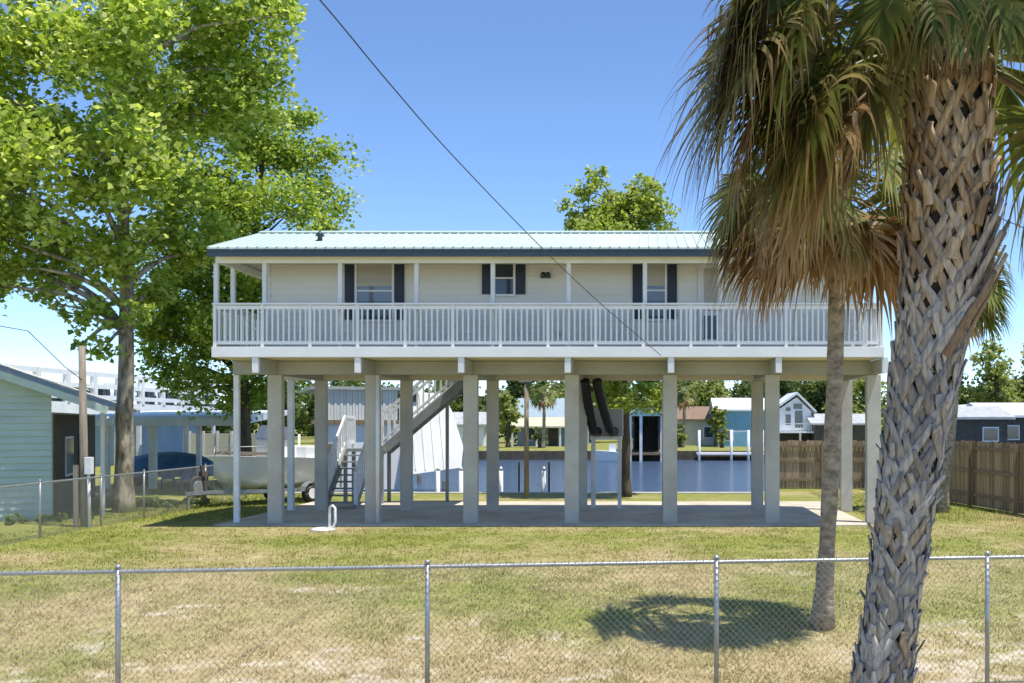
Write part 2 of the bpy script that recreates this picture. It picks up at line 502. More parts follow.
bm_ = bpy.data.materials.new('grass_blade'); bm_.use_nodes = True
lawn_shader(bm_, True)
def grass(name, n, x0, x1, y0, y1, label, hmul=1.0, px=1.6):
    u = rng.random(n)
    y = (y0 ** (1 - px) + u * (y1 ** (1 - px) - y0 ** (1 - px))) ** (1 / (1 - px))
    x = x0 + (x1 - x0) * rng.random(n)
    dr, sd = dryf(x, y), sandf(x, y)
    vis = (x > -0.66 * y - .3) & (x < 0.40 * y + .3)
    slab = (x > -10.6) & (x < 5.6) & (y > 24.3)
    tuft = fbm(x + 3, y, 2.3, 2)
    keep = vis & ~slab & (rng.random(n) > sd * 0.9) & (y < bank(x) - 0.3) & (rng.random(n) < 0.35 + 1.3 * np.clip(tuft - .2, 0, 1))
    x, y, dr, tuft = x[keep], y[keep], dr[keep], tuft[keep]
    k = len(x)
    z = gz(x, y)
    h = (0.014 + 0.036 * rng.random(k) ** 1.5 + 0.05 * np.clip(tuft - .5, 0, 1)) * hmul
    w = 0.006 + 0.006 * rng.random(k)
    a = rng.random(k) * 6.283
    lean = rng.normal(0, 0.6, (k, 2)) * h[:, None]
    p0 = np.stack([x - np.cos(a) * w, y - np.sin(a) * w, z - .005], 1)
    p1 = np.stack([x + np.cos(a) * w, y + np.sin(a) * w, z - .005], 1)
    p2 = np.stack([x + lean[:, 0], y + lean[:, 1], z + h], 1)
    V = np.stack([p0, p1, p2], 1).reshape(-1, 3)
    d2 = np.clip(dr + rng.normal(0, .28, k), 0, 1)
    o = np_mesh(name, V, np.arange(3 * k).reshape(-1, 3), bm_, attrs={'dry': np.repeat(d2, 3), 'rnd': np.repeat(rng.random(k), 3)})
    return tag(o, label, 'grass', kind='stuff')
grass('lawn_grass', 260000, -14.5, 10.5, 9.0, 25.5, 'short patchy lawn grass, green by the slab and dry tan near the wire fence')
grass('bank_grass', 60000, -14.5, 12.5, 25.5, 36.0, 'green grass strip between the house slab and the canal', 2.2)

SL = MB().box(-10.45, 5.3, 24.4, 31.6, -0.12, 0.035).build('concrete_pavement', M['slab'], loc=(-2.4, 28, 0))
tag(SL, 'grey concrete slab under the raised house', 'pavement', kind='structure')

wm = bpy.data.materials.new('canal_water'); wm.use_nodes = True
nt = wm.node_tree; b = nt.nodes['Principled BSDF']
b.inputs['Base Color'].default_value = (0.055, 0.085, 0.135, 1)
b.inputs['Roughness'].default_value = 0.16
b.inputs['IOR'].default_value = 1.33
geo = nt.nodes.new('ShaderNodeNewGeometry'); mp = nt.nodes.new('ShaderNodeMapping'); mp.inputs['Scale'].default_value = (0.6, 1.5, 1)
nt.links.new(geo.outputs['Position'], mp.inputs['Vector'])
n1 = nt.nodes.new('ShaderNodeTexNoise'); n1.inputs['Scale'].default_value = 1.5; n1.inputs['Detail'].default_value = 5
nt.links.new(mp.outputs[0], n1.inputs['Vector'])
bp = nt.nodes.new('ShaderNodeBump'); bp.inputs['Strength'].default_value = 1.0; bp.inputs['Distance'].default_value = 0.35
nt.links.new(n1.outputs['Fac'], bp.inputs['Height']); nt.links.new(bp.outputs[0], b.inputs['Normal'])
W = MB().add([(-700, 35.2, -0.6), (800, 35.2, -0.6), (800, 84.6, -0.6), (-700, 84.6, -0.6)], [(0, 1, 2, 3)]).build('water', wm)
tag(W, 'blue rippled canal behind the house', 'water', kind='structure')

# ------------------------------------------------------------------ raised house
HX0, HX1, YF, YB = -10.2, 5.45, 23.65, 29.15
H = thing('raised_house', 'long white one-storey house raised on concrete pillars, pale teal metal roof', 'house', (-2.4, 27, 0))
PXF = [276, 373, 471, 572, 670, 772, 873]
PX = [X(p, 25.0) for p in PXF]
for x in PX:
    for y, w in ((25.0, 0.35), (28.45, 0.32)):
        b_ = MB().box(x - w / 2, x + w / 2, y - .11, y + .11, 0.0, 3.66)
        b_.build('pillar', M['concrete'], H, bevel=0.015)
for x in PX:                                                  # cross beams with white caps
    MB().box(x - 0.085, x + 0.085, YF + 0.12, YB - 0.05, 3.66, 3.99).build('cross_beam', M['beam'], H, bevel=0.01)
    MB().box(x - 0.07, x + 0.07, YF + 0.02, YF + 0.118, 3.65, 4.005).build('beam_cap', M['post'], H)
for y in (25.0, 28.45):
    b_ = MB()
    ends = [-10.2] + PX + [5.25]
    for i in range(len(ends) - 1):
        xa = ends[i] + (0.087 if i > 0 else 0); xb = ends[i + 1] - (0.087 if i < len(ends) - 2 else 0)
        if xb - xa > .05: b_.box(xa, xb, y - 0.14, y + 0.14, 3.665, 3.985)
    b_.build('long_beam', M['beam'] if y < 26 else M['soffit'], H)
MB().box(HX0 + .02, HX1 - .02, YF + .06, YB - .04, 4.0, 4.06).build('deck_underside', M['soffit'], H)
MB().box(HX0 + .03, HX1 - .03, YF + .07, YB - .06, 4.065, 4.20).build('deck_floor', M['greysteel'], H)
b_ = MB()                                                     # fascia boards round the deck
b_.box(HX0, HX1, YF, YF + .045, 4.01, 4.25); b_.box(HX0, HX1, YB - .035, YB, 4.01, 4.25)
b_.box(HX0, HX0 + .045, YF + .046, YB - .036, 4.01, 4.25); b_.box(HX1 - .045, HX1, YF + .046, YB - .036, 4.01, 4.25)
b_.build('deck_fascia', M['white'], H, bevel=0.006)
# steel posts at the left corner
MB().box(-10.22, -10.09, 24.94, 25.06, 0.03, 3.66).build('steel_post', M['post'], H, bevel=.01)
xr = X(291, 28.45)
MB().box(xr - .08, xr + .08, 28.37, 28.53, 0.03, 3.99).build('steel_post', M['post'], H, bevel=.01)
MB().tube([(PX[1] + .16, 24.83, .04), (PX[1] + .16, 24.83, 3.64)], .05, 10).build('downpipe', M['post'], H)
# railings
railT = 5.27
def rail_run(p0, p1, n):
    p0, p1 = Vector(p0), Vector(p1)
    d = (p1 - p0) / n
    for i in range(n + 1):
        p = p0 + d * i
        MB().box(p.x - .034, p.x + .034, p.y - .034, p.y + .034, 4.255, railT - .045).build('rail_post', M['white'], H)
    t = d.normalized()
    for i in range(n):
        a = p0 + d * i + t * .036; c = p0 + d * (i + 1) - t * .036
        m = MB()
        m.bar((a.x, a.y, 4.35), (c.x, c.y, 4.35), .04, .08)
        m.bar((a.x, a.y, railT - .10), (c.x, c.y, railT - .10), .04, .085)
        k = 8 if (c - a).length > .95 else 5
        for j in range(k):
            q = a + (c - a) * ((j + .5) / k)
            m.bar((q.x, q.y, 4.385), (q.x, q.y, railT - .14), .04, .035, (t.y, t.x, 0) if abs(t.x) > .5 else (1, 0, 0))
        m.build('railing_panel', M['white'], H)
    m = MB().bar(tuple(Vector((p0.x, p0.y, railT - .02)) - t * .05), tuple(Vector((p1.x, p1.y, railT - .02)) + t * .05), .13, .04)
    m.build('hand_rail', M['white'], H)
rail_run((HX0 + .06, YF + .06, 0), (HX1 - .06, YF + .06, 0), 14)
rail_run((HX0 + .06, YF + .30, 0), (HX0 + .06, YB - .1, 0), 6)
rail_run((HX1 - .06, YF + .30, 0), (HX1 - .06, YB - .1, 0), 6)
# porch posts and header
EZ = 6.22
def porch_post(x, y, w=.10):
    MB().box(x - w / 2, x + w / 2, y - w / 2, y + w / 2, 4.21, EZ - .002).build('porch_post', M['post'], H, bevel=.006)
YP = YF + .19
for p in [216.5, 265, 340.5, 416.8, 493, 568.8, 645, 720.5, 796, 871]:
    porch_post(X(p, YP), YP)
porch_post(-10.08, 24.6); porch_post(-10.08, 27.0); porch_post(-10.08, 28.95)
MB().box(-10.16, 5.38, YP - .06, YP + .06, EZ, EZ + .17).build('porch_header', M['white'], H)
MB().box(-10.15, -10.03, YP + .07, 29.0, EZ, EZ + .16).build('porch_header', M['siding'], H)
# walls: lap siding as real courses
WY, WX0, WX1, WYB = 25.2, X(268.5, 25.2), 5.2, 28.9
def lap(m, a, c, z0, z1, nrm, pitch=.16, holes=()):
    a, c, nrm = Vector(a), Vector(c), Vector(nrm)
    z = z0
    while z < z1 - .01:
        zt = min(z + pitch, z1)
        segs = [(0.0, 1.0)]
        L = (c - a).length
        for (h0, h1, hz0, hz1) in holes:
            if zt > hz0 + .02 and z < hz1 - .02:
                ns = []
                for s0, s1 in segs:
                    if h1 / L <= s0 or h0 / L >= s1: ns.append((s0, s1)); continue
                    if h0 / L > s0: ns.append((s0, h0 / L))
                    if h1 / L < s1: ns.append((h1 / L, s1))
                segs = ns
        for s0, s1 in segs:
            p, q = a + (c - a) * s0, a + (c - a) * s1
            o1, o0 = nrm * .023, nrm * .001
            v = [(p + o1)[:2] + (z,), (q + o1)[:2] + (z,), (q + o0)[:2] + (zt,), (p + o0)[:2] + (zt,), p[:2] + (z,), q[:2] + (z,)]
            m.add(v, [(0, 1, 2, 3), (4, 5, 1, 0)])
        z = zt
WZ0, WZ1 = 4.21, 6.62
# openings: (px0, px1, pz bottom, kind)
wins = [(357.5, 392.5, 5.03, 'blind'), (494.5, 513.5, 5.66, 'dark'), (645, 664.8, 5.05, 'blind')]
holes = []
for a_, c_, zb, k in wins:
    holes.append((X(a_, WY) - WX0, X(c_, WY) - WX0, zb, 6.46))
dx0, dx1 = X(701, WY), X(720, WY)
m = MB()
lap(m, (WX0, WY, 0), (WX1, WY, 0), WZ0, WZ1, (0, -1, 0), .16, [])
m.build('front_wall', M['siding'], H)
m = MB(); m.box(WX0, WX1, WY + .001, WYB, WZ0, WZ1)
m.build('wall', M['siding'], H)
m = MB(); lap(m, (WX0, WY, 0), (WX0, WYB, 0), WZ0, WZ1 + .1, (-1, 0, 0)); m.build('side_wall', M['siding'], H)
m = MB()
for x in (WX0, WX1):
    m.box(x - .05, x + .05, WY - .035, WY + .05, WZ0, WZ1)
m.build('corner_trim', M['white'], H)
for wi, (a_, c_, zb, k) in enumerate(wins):
    x0, x1, zt, y = X(a_, WY), X(c_, WY), 6.46, WY - .024
    fm = MB(); t = .055
    fm.box(x0 - t, x1 + t, y - .045, y, zt, zt + t); fm.box(x0 - t, x1 + t, y - .06, y, zb - t, zb)
    fm.box(x0 - t, x0, y - .045, y, zb, zt); fm.box(x1, x1 + t, y - .045, y, zb, zt)
    w_ = fm.build('window', M['white'], H)
    zm = (zb + zt) / 2
    MB().box(x0, x1, y - .03, y - .001, zm - .02, zm + .02).build('sash_bar', M['white'], w_)
    if k == 'blind':
        zs = zb + (zt - zb) * .58
        MB().box(x0, x1, y - .014, y - .002, zs, zt).build('window_blind', M['shade'], w_)
        MB().box(x0, x1, y - .013, y - .003, zb + (zt - zb) * .32, zs - .003).build('pane', M['glass2'], w_)
        MB().box(x0, x1, y - .0125, y - .0035, zb, zb + (zt - zb) * .32 - .003).build('pane', M['glass'], w_)
    else:
        MB().box(x0, x1, y - .014, y - .002, zb, zt).build('pane', M['glass'], w_)
    for sx in (x0 - t - .005 - .245, x1 + t + .005):
        sm_ = MB().box(sx, sx + .24, y - .028, y, zb, zt + .02)
        n = int((zt - zb) / .07)
        for j in range(n):
            z = zb + .06 + j * .07
            if abs(z - zm) < .05 or z > zt - .06: continue
            sm_.bar((sx + .04, y - .033, z), (sx + .20, y - .033, z + .0), .018, .045)
        sm_.build('shutter', M['navy'], H)
# door
y = WY - .024
dm = MB(); dm.box(dx0, dx1, y - .03, y, 4.23, 6.42)
D_ = dm.build('door', M['white'], H)
MB().box(dx0 + .07, dx1 - .07, y - .042, y - .031, 5.25, 6.3).build('pane', M['shade'], D_)
MB().box(dx0 + .07, dx1 - .07, y - .042, y - .031, 4.55, 5.13).build('pane', M['glass2'], D_)
MB().tube([(dx1 - .04, y - .03, 5.18), (dx1 - .04, y - .09, 5.18)], .025, 8).build('handle', M['galv'], D_)
m = MB(); m.box(dx0 - .07, dx0 - .002, y - .045, y, 4.22, 6.5); m.box(dx1 + .002, dx1 + .07, y - .045, y, 4.22, 6.5); m.box(dx0 - .07, dx1 + .07, y - .045, y, 6.43, 6.5)
m.build('door_frame', M['white'], H)
# wall lamp
lx = X(546, WY); lz = Z(275, WY)
L_ = MB().box(lx - .12, lx + .12, WY - .075, WY - .024, lz + .03, lz + .14).build('porch_lamp', M['white'], H)
MB().tube([(lx - .06, WY - .1, lz + .04), (lx - .06, WY - .14, lz - .07)], [.05, .07], 10).build('lamp_head', M['fascia'], L_)
MB().tube([(lx + .06, WY - .1, lz + .04), (lx + .06, WY - .14, lz - .07)], [.05, .07], 10).build('lamp_head', M['fascia'], L_)
# outlet box low on the wall
MB().box(X(559, WY) - .03, X(559, WY) + .03, WY - .06, WY - .024, 4.62, 4.75).build('outlet_box', M['cabinet'], H)
# roof
RX0, RX1, RYF, RYR, RYB = -10.20, 5.65, 23.4, 26.7, 29.3
RZE, RZR = 6.52, Z(233, 26.7)
RZB = RZR - (RYB - RYR) * (RZR - RZE) / (RYR - RYF)
m = MB()
th = .04
m.add([(RX0, RYF, RZE), (RX1, RYF, RZE), (RX1, RYR, RZR), (RX0, RYR, RZR), (RX0, RYB, RZB), (RX1, RYB, RZB)], [(0, 1, 2, 3), (3, 2, 5, 4)])
m.add([(RX0, RYF, RZE - th), (RX1, RYF, RZE - th), (RX1, RYR, RZR - th), (RX0, RYR, RZR - th), (RX0, RYB, RZB - th), (RX1, RYB, RZB - th)], [(3, 2, 1, 0), (4, 5, 2, 3)])
m.add([(RX0, RYF, RZE), (RX1, RYF, RZE), (RX1, RYF, RZE - th), (RX0, RYF, RZE - th)], [(0, 3, 2, 1)])
nr = 70
for i in range(nr + 1):
    x = RX0 + .03 + (RX1 - RX0 - .06) * i / nr
    m.bar((x, RYF - .01, RZE + .006), (x, RYR, RZR + .006), .035, .028)
    m.bar((x, RYR, RZR + .006), (x, RYB, RZB + .006), .035, .028)
ROOF = m.build('roof', M['roof'], H)
m = MB(); m.bar((RX0, RYR - .09, RZR + .012), (RX1, RYR - .09, RZR + .012), .22, .03, (0, -.29, 1)); m.bar((RX0, RYR + .09, RZR + .012), (RX1, RYR + .09, RZR + .012), .22, .03, (0, .29, 1))
m.build('ridge_cap', M['roof'], ROOF)
m = MB()
m.box(RX0, RX1, RYF + .01, RYF + .04, RZE - .21, RZE - .045); m.box(RX0, RX1, RYB - .04, RYB - .01, RZB - .21, RZB - .045)
m.build('roof_fascia', M['fascia'], H)
m = MB()
for x in (RX0 + .02, RX1 - .02):
    m.bar((x, RYF + .05, RZE - .10), (x, RYR, RZR - .10), .03, .12); m.bar((x, RYR, RZR - .10), (x, RYB - .05, RZB - .10), .03, .12)
m.build('barge_board', M['fascia'], H)
MB().box(RX0 + .05, RX1 - .05, RYF + .045, RYB - .045, RZE - .12, RZE - .09).build('porch_ceiling', M['soffit'], H)
m = MB()
m.add([(RX0 + .05, 0, 0)], [])
for x in (RX0 + .2, RX1 - .2):
    m.add([(x, RYF + .4, RZE - .07), (x, RYB - .4, RZE - .07), (x, RYB - .4, RZB + .02), (x, RYR, RZR - .09)], [(0, 1, 2, 3)])
m.v.pop(0); m.f = [tuple(i - 1 for i in f) for f in m.f]
m.build('gable', M['siding'], H)
vp = P(320, 243, 24.8)
vz = RZE + (24.8 - RYF) * (RZR - RZE) / (RYR - RYF)
m = MB().tube([(vp.x, 24.8, vz - .05), (vp.x, 24.8, vz + .10), (vp.x, 24.8, vz + .12), (vp.x, 24.8, vz + .24)], [.06, .06, .12, .02], 10)
m.build('roof_vent', M['fascia'], ROOF)
# staircase behind the rear pillars
ST = MB()
ys0, ys1, xl, xr_ = 28.75, 30.75, -9.22, -8.32
ST.bar((xl + .03, ys0, .05), (xl + .03, ys1, 1.62), .05, .26); ST.bar((xr_ - .03, ys0, .05), (xr_ - .03, ys1, 1.62), .05, .26)
STO = ST.build('staircase', M['greysteel'], H)
ntr = 8
for i in range(ntr):
    t = (i + .5) / ntr
    z = 1.66 * (i + 1) / (ntr + 1) + .02
    yy = ys0 + .15 + (ys1 - ys0 - .2) * t
    MB().box(xl + .06, xr_ - .06, yy - .13, yy + .13, z - .02, z + .02).build('tread', M['greysteel'], STO)
MB().box(xl - .02, xr_ + .3, ys1, ys1 + .95, 1.60, 1.70).build('landing', M['greysteel'], STO)
m = MB()
for (x, yy) in ((xl, ys1 + .05), (xr_ + .2, ys1 + .05), (xl, ys1 + .9), (xr_ + .2, ys1 + .9)):
    MB().box(x - .05, x + .05, yy - .05, yy + .05, 0, 1.6).build('landing_leg', M['greysteel'], STO)
def slope_rail(a, c, n, m_, h=.95):
    a, c = Vector(a), Vector(c)
    m = MB()
    up = Vector((0, 0, h))
    m.bar(a + up, c + up, .06, .09); m.bar(a + Vector((0, 0, .16)), c + Vector((0, 0, .16)), .05, .07)
    for i in range(n + 1):
        q = a + (c - a) * (i / n)
        w = .09 if i in (0, n) else .045
        m.bar(q + Vector((0, 0, 0.0 if i in (0, n) else .16)), q + up, w, w)
    return m.build('stair_railing', m_, STO)
slope_rail((xl, ys0, .15), (xl, ys1, 1.72), 9, M['post'])
slope_rail((xr_, ys0, .15), (xr_, ys1, 1.72), 9, M['post'])
slope_rail((xl, ys1 + .05, 1.70), (xl, ys1 + .9, 1.70), 5, M['post'])
ux0, ux1, uz1 = xr_ + .2, -5.45, 3.95
for yy in (ys1 + .1, ys1 + .9):
    MB().bar((ux0, yy, 1.62), (ux1, yy, uz1 - .05), .06, .25).build('stringer', M['greysteel'], STO)
for i in range(10):
    t = (i + .6) / 10
    MB().cbox(ux0 + (ux1 - ux0) * t, ys1 + .5, 1.68 + (uz1 - 1.68) * t, .26, .72, .04).build('tread', M['greysteel'], STO)
slope_rail((ux0, ys1 + .1, 1.78), (ux1, ys1 + .1, uz1 + .12), 15, M['post'])
slope_rail((ux0, ys1 + .9, 1.78), (ux1, ys1 + .9, uz1 + .12), 15, M['post'])
m = MB()
for x in (-6.3, -5.6):
    m.box(x - .045, x + .045, ys1 + .8, ys1 + .9, 0, 3.2 if x < -6 else 3.75)
m.build('stair_post', M['greysteel'], STO)
MB().box(-6.0, -4.6, 29.155, 31.8, 4.02, 4.2).build('stair_head', M['greysteel'], STO)

# air handler on a white stand with black ducts
ay = 29.5
A = thing('air_handler', 'grey air handler on a tall white stand, two black ducts up to the house floor', 'air unit', (X(607, ay), ay, 0.035))
ax0, ax1, az = X(592, ay), X(621, ay), Z(436, ay)
for x in (ax0 + .04, ax1 - .04):
    for yy in (ay - .35, ay + .35):
        MB().box(x - .045, x + .045, yy - .045, yy + .045, .035, az - .1).build('leg', M['post'], A)
MB().box(ax0 - .03, ax1 + .03, ay - .42, ay + .42, az - .10, az).build('platform', M['post'], A)
MB().box(ax0 + .02, ax1 + .06, ay - .36, ay + .36, az + .001, Z(409, ay)).build('cabinet', M['cabinet'], A, bevel=.02)
for i, (pa, pb) in enumerate((((585, 380), (593, 430)), ((597, 380), (610, 430)))):
    pts = []
    for t in np.linspace(0, 1, 14):
        px = pa[0] + (pb[0] - pa[0]) * t ** 1.3; py = pa[1] + (pb[1] - pa[1]) * t
        q = P(px, py, 27.9 + .75 * t); pts.append((q.x, q.y, min(q.z, 3.99)))
    q = pts[-1]
    pts += [(q[0] + .04, q[1] + .14, q[2] - .07), (q[0] + .10, q[1] + .5, q[2] - .05)]
    MB().tube(pts, [.125 + (.008 if j % 2 else 0) for j in range(len(pts))], 12).build('duct', M['black'], A)

# ------------------------------------------------------------------ chain link fences
def chain_fence(name, label, posts, h, th_rail=.021):
    """posts: world base points"""
    T = thing(name, label, 'fence', posts[0])
    for p in posts:
        mm = MB().tube([(p[0], p[1], p[2] - .1), (p[0], p[1], p[2] + h + .02)], .026, 10)
        mm.tube([(p[0], p[1], p[2] + h + .02), (p[0], p[1], p[2] + h + .045), (p[0], p[1], p[2] + h + .06)], [.031, .028, .008], 10)
        mm.build('fence_post', M['galv'], T)
    mm = MB(); mm.tube([(p[0], p[1], p[2] + h - .015) for p in posts], th_rail, 8)
    mm.build('top_rail', M['galv'], T)
    Vs, Fs = [], []
    off = 0
    pitch = .072
    for a, c in zip(posts[:-1], posts[1:]):
        a, c = Vector(a), Vector(c)
        d = (c - a); L = Vector((d.x, d.y, 0)).length
        n = int((L + h) / pitch)
        tx, nrm = d / L, Vector((-d.y, d.x, 0)).normalized()
        for sgn in (1, -1):
            for i in range(n):
                u0 = i * pitch - (h if sgn > 0 else 0)
                # clip to [0, L]
                pts = []
                if sgn > 0: s0, s1 = max(0, -u0), min(h, L - u0)
                else: s0, s1 = max(0, u0 - L), min(h, u0)
                if s1 - s0 < .02: continue
                for s in (s0, s1):
                    u = u0 + s if sgn > 0 else u0 - s
                    pts.append(a + tx * u + Vector((0, 0, s * (h + .0) / h)) + nrm * (.006 * sgn - .03))
                r = .0019
                e = (pts[1] - pts[0]).normalized(); sd = e.cross(nrm).normalized() * r; nn = nrm * r
                vv = [pts[0] - sd, pts[0] + sd, pts[0] + nn * 1.4, pts[1] - sd, pts[1] + sd, pts[1] + nn * 1.4]
                Vs += [tuple(v) for v in vv]
                Fs += [(off, off + 1, off + 4, off + 3), (off + 1, off + 2, off + 5, off + 4), (off + 2, off, off + 3, off + 5)]
                off += 6
        # knuckle loops twisted over the rail
        for i in range(int(L / pitch)):
            q = a + tx * (i * pitch + .02) + Vector((0, 0, h - .015)) - nrm * .028
            e = Vector((tx.x * .016, tx.y * .016, 0))
            vv = [q - e * .3, q + e * .3, q + e + Vector((0, 0, .042)), q + e * .5 + Vector((0, 0, .045))]
            Vs += [tuple(v) for v in vv]; Fs += [(off, off + 1, off + 2, off + 3)]; off += 4
    np_mesh('wire_mesh', np.array(Vs), np.array(Fs), M['wire'], T)
    return T
fy = lambda i: (-5.346 + 3.03 * i, 10.22 + .357 * i)
pp = []
for i in range(-2, 6):
    x, y = fy(i); pp.append((x, y, float(gz(x, y))))
pp = [(p[0], p[1], -.43) for p in pp]
chain_fence('chain_link_fence', 'low galvanised chain link fence across the foreground lawn', pp, 1.44)
ySide = [14.5, 17.5, 20.6, X(0, 1) and 13.2 * F / (650 - 40), 13.2 * F / (650 - 101), 13.2 * F / (650 - 144), 30.2, 33.2]
chain_fence('chain_link_fence', 'chain link fence running back along the left side of the yard past the tree', [(-13.2, y, float(gz(-13.2, y))) for y in ySide], 1.2)

# ------------------------------------------------------------------ wooden fence on the right
WF = thing('wooden_fence', 'weathered brown wooden picket fence behind the right side of the yard', 'fence', (8.3, 38, 0))
def wood_run(a, c, h, posts_front=True):
    a, c = Vector(a), Vector(c); L = (c - a).length; t = (c - a) / L
    nrm = Vector((t.y, -t.x, 0))
    if nrm.y > 0: nrm = -nrm
    mA, rn_ = MB(), []
    n = int(L / .145)
    for i in range(n):
        q = a + t * (i * .145 + .07); hh = h + random.uniform(-.035, .03)
        p0 = q - t * .066 - nrm * random.uniform(0, .006); p1 = q + t * .066 - nrm * random.uniform(0, .006)
        w = nrm * -.018
        vv = [p0, p1, p1 + w, p0 + w]
        g0 = .02
        bvs = [(v.x, v.y, g0) for v in vv] + [(v.x, v.y, hh) for v in vv]
        rn_ += [random.random()] * 8
        mA.add(bvs, [(0, 1, 2, 3), (7, 6, 5, 4), (0, 4, 5, 1), (1, 5, 6, 2), (2, 6, 7, 3), (3, 7, 4, 0)])
    po_ = mA.build('picket_panel', M['picket'], WF)
    at_ = po_.data.attributes.new('rnd', 'FLOAT', 'POINT'); at_.data.foreach_set('value', rn_)
    for z in (.35, 1.05, h - .2):
        MB().bar(a + nrm * .03 + Vector((0, 0, z)), c + nrm * .03 + Vector((0, 0, z)), .04, .09).build('fence_rail', M['plank'], WF)
    k = max(1, round(L / 2.44))
    for i in range(k + 1):
        q = a + (c - a) * (i / k) + nrm * .10
        MB().bar((q.x, q.y, 0), (q.x, q.y, h - .05), .1, .1).build('fence_post', M['plank'], WF)
wood_run((4.55, 38, 0), (8.3, 38, 0), 1.80)
wood_run((8.3, 38, 0), (10.9, 22.5, 0), 1.92)


# ------------------------------------------------------------------ palms
def frond_arrays(o, az, el, petL, bladeR, nl, droop, bend, K=7, wmul=1.0, spread=112, twist=0.0, gap=.1):
    """one costapalmate fan leaf: returns petiole points and leaflet ribbons"""
    d = np.array([math.cos(az) * math.cos(el), math.sin(az) * math.cos(el), math.sin(el)])
    p = np.array(o, float); g = np.array([0, 0, -1.0])
    pts = [p.copy()]
    ns = 7
    for i in range(ns):
        p = p + d * petL / ns; pts.append(p.copy())
        d = d + g * bend / ns; d /= np.linalg.norm(d)
    s = np.cross(d, [0, 0, 1.0]); s /= max(np.linalg.norm(s), 1e-6)
    n = np.cross(s, d)
    s2 = s * math.cos(twist) + n * math.sin(twist); n = np.cross(s2, d); s = s2
    cost = [p.copy()]; cd = [d.copy()]
    cl = bladeR * .42
    for i in range(6):
        p = p + d * cl / 6; cost.append(p.copy()); d = d + g * (bend * .9 + droop * .35) / 6; d /= np.linalg.norm(d); cd.append(d.copy())
    cost, cd = np.array(cost), np.array(cd)
    Vs, al, rd = [], [], []
    base_r = rng.random()
    keep = [i for i in range(nl) if rng.random() > gap]
    for i in keep:
        t = (i + .5) / nl * 2 - 1 + rng.normal(0, .012)
        f = max(0.0, 1 - abs(t)) ** .8 * 6
        k = min(int(f), 5); fr_ = f - k
        q = cost[k] * (1 - fr_) + cost[k + 1] * fr_; dc = cd[k]
        nn = np.cross(s, dc)
        a = np.radians(spread) * np.sign(t) * abs(t) ** .85
        v = dc * math.cos(a) + s * math.sin(a) + nn * (.22 - .10 * rng.random())
        v /= np.linalg.norm(v)
        Ln = bladeR * (.62 + .38 * math.cos(a * .62)) * rng.uniform(.86, 1.06)
        dr = droop * rng.uniform(.75, 1.3)
        wv = np.cross(v, nn); wv /= np.linalg.norm(wv)
        r_ = np.clip(base_r * .45 + rng.random() * .55, 0, 1)
        brk = rng.random() < .10 + gap * .6; bj = int(rng.integers(2, 5))
        for j in range(K + 1):
            u = j / K
            w = (.010 + .030 * math.sin(math.pi * min(u * 1.25, 1.0) ** .8) * (1 - u * .5)) * wmul * (1 - u) ** .35 + .0012
            Vs += [q - wv * w, q + wv * w]; al += [u, u]; rd += [r_, r_]
            q = q + v * Ln / K
            v = v + g * dr * (u ** 1.2) * 2.1 / K
            if brk and j == bj: v = v + g * rng.uniform(.8, 2.0) + rng.normal(0, .25, 3)
            v = v + rng.normal(0, .02, 3)
            v /= np.linalg.norm(v)
            wv = wv - v * wv.dot(v); wv /= max(np.linalg.norm(wv), 1e-6)
    Vs = np.array(Vs); nv = (K + 1) * 2
    base = (np.arange(len(keep)) * nv)[:, None, None]
    jj = (np.arange(K) * 2)[None, :, None]
    Fq = (base + jj + np.array([0, 1, 3, 2])[None, None, :]).reshape(-1, 4)
    return pts, Vs, Fq, np.array(al), np.array(rd)


def add_frond(T, o, az, el, petL, bladeR, nl, droop, bend, kind, wmul=1.0, pr=.022, twist=0.0):
    pts, Vs, Fq, al, rd = frond_arrays(o, az, el, petL, bladeR, nl, droop, bend, wmul=wmul, twist=twist, gap={'g': .10, 'o': .2, 'd': .34}[kind], spread={'g': 108, 'o': 98, 'd': 76}[kind])
    mm = {'g': frondG, 'o': frondO, 'd': frondD}[kind]
    fo = np_mesh('frond', Vs, Fq, mm, T, {'along': al, 'rnd': rd}, smooth=True)
    MB().tube(pts, list(np.linspace(pr, pr * .45, len(pts))), 6).build('petiole', petd if kind == 'd' else petm, fo, world=False) if False else None
    pm = MB().tube(pts, list(np.linspace(pr, pr * .45, len(pts))), 6)
    pm.build('petiole', petd if kind == 'd' else petm, fo)


boot_m = bpy.data.materials.new('leaf_boot'); boot_m.use_nodes = True
nt = boot_m.node_tree; b = nt.nodes['Principled BSDF']; b.inputs['Roughness'].default_value = .85; b.inputs['Specular IOR Level'].default_value = .2
a1 = nt.nodes.new('ShaderNodeAttribute'); a1.attribute_name = 'age'
a2 = nt.nodes.new('ShaderNodeAttribute'); a2.attribute_name = 'rnd'
def _ramp(stops):
    r = nt.nodes.new('ShaderNodeValToRGB'); e = r.color_ramp.elements
    e[0].position, e[0].color = stops[0][0], (*stops[0][1], 1); e[1].position, e[1].color = stops[-1][0], (*stops[-1][1], 1)
    for p_, c_ in stops[1:-1]:
        q_ = e.new(p_); q_.color = (*c_, 1)
    return r
r1 = _ramp([(0, (.23, .20, .175)), (.45, (.38, .34, .30)), (.8, (.53, .475, .42)), (1, (.40, .31, .22))])      # old, grey
r2 = _ramp([(0, (.22, .14, .08)), (.5, (.40, .28, .17)), (1, (.55, .43, .29))])                               # young, tan
nt.links.new(a2.outputs['Fac'], r1.inputs[0]); nt.links.new(a2.outputs['Fac'], r2.inputs[0])
mx = nt.nodes.new('ShaderNodeMix'); mx.data_type = 'RGBA'
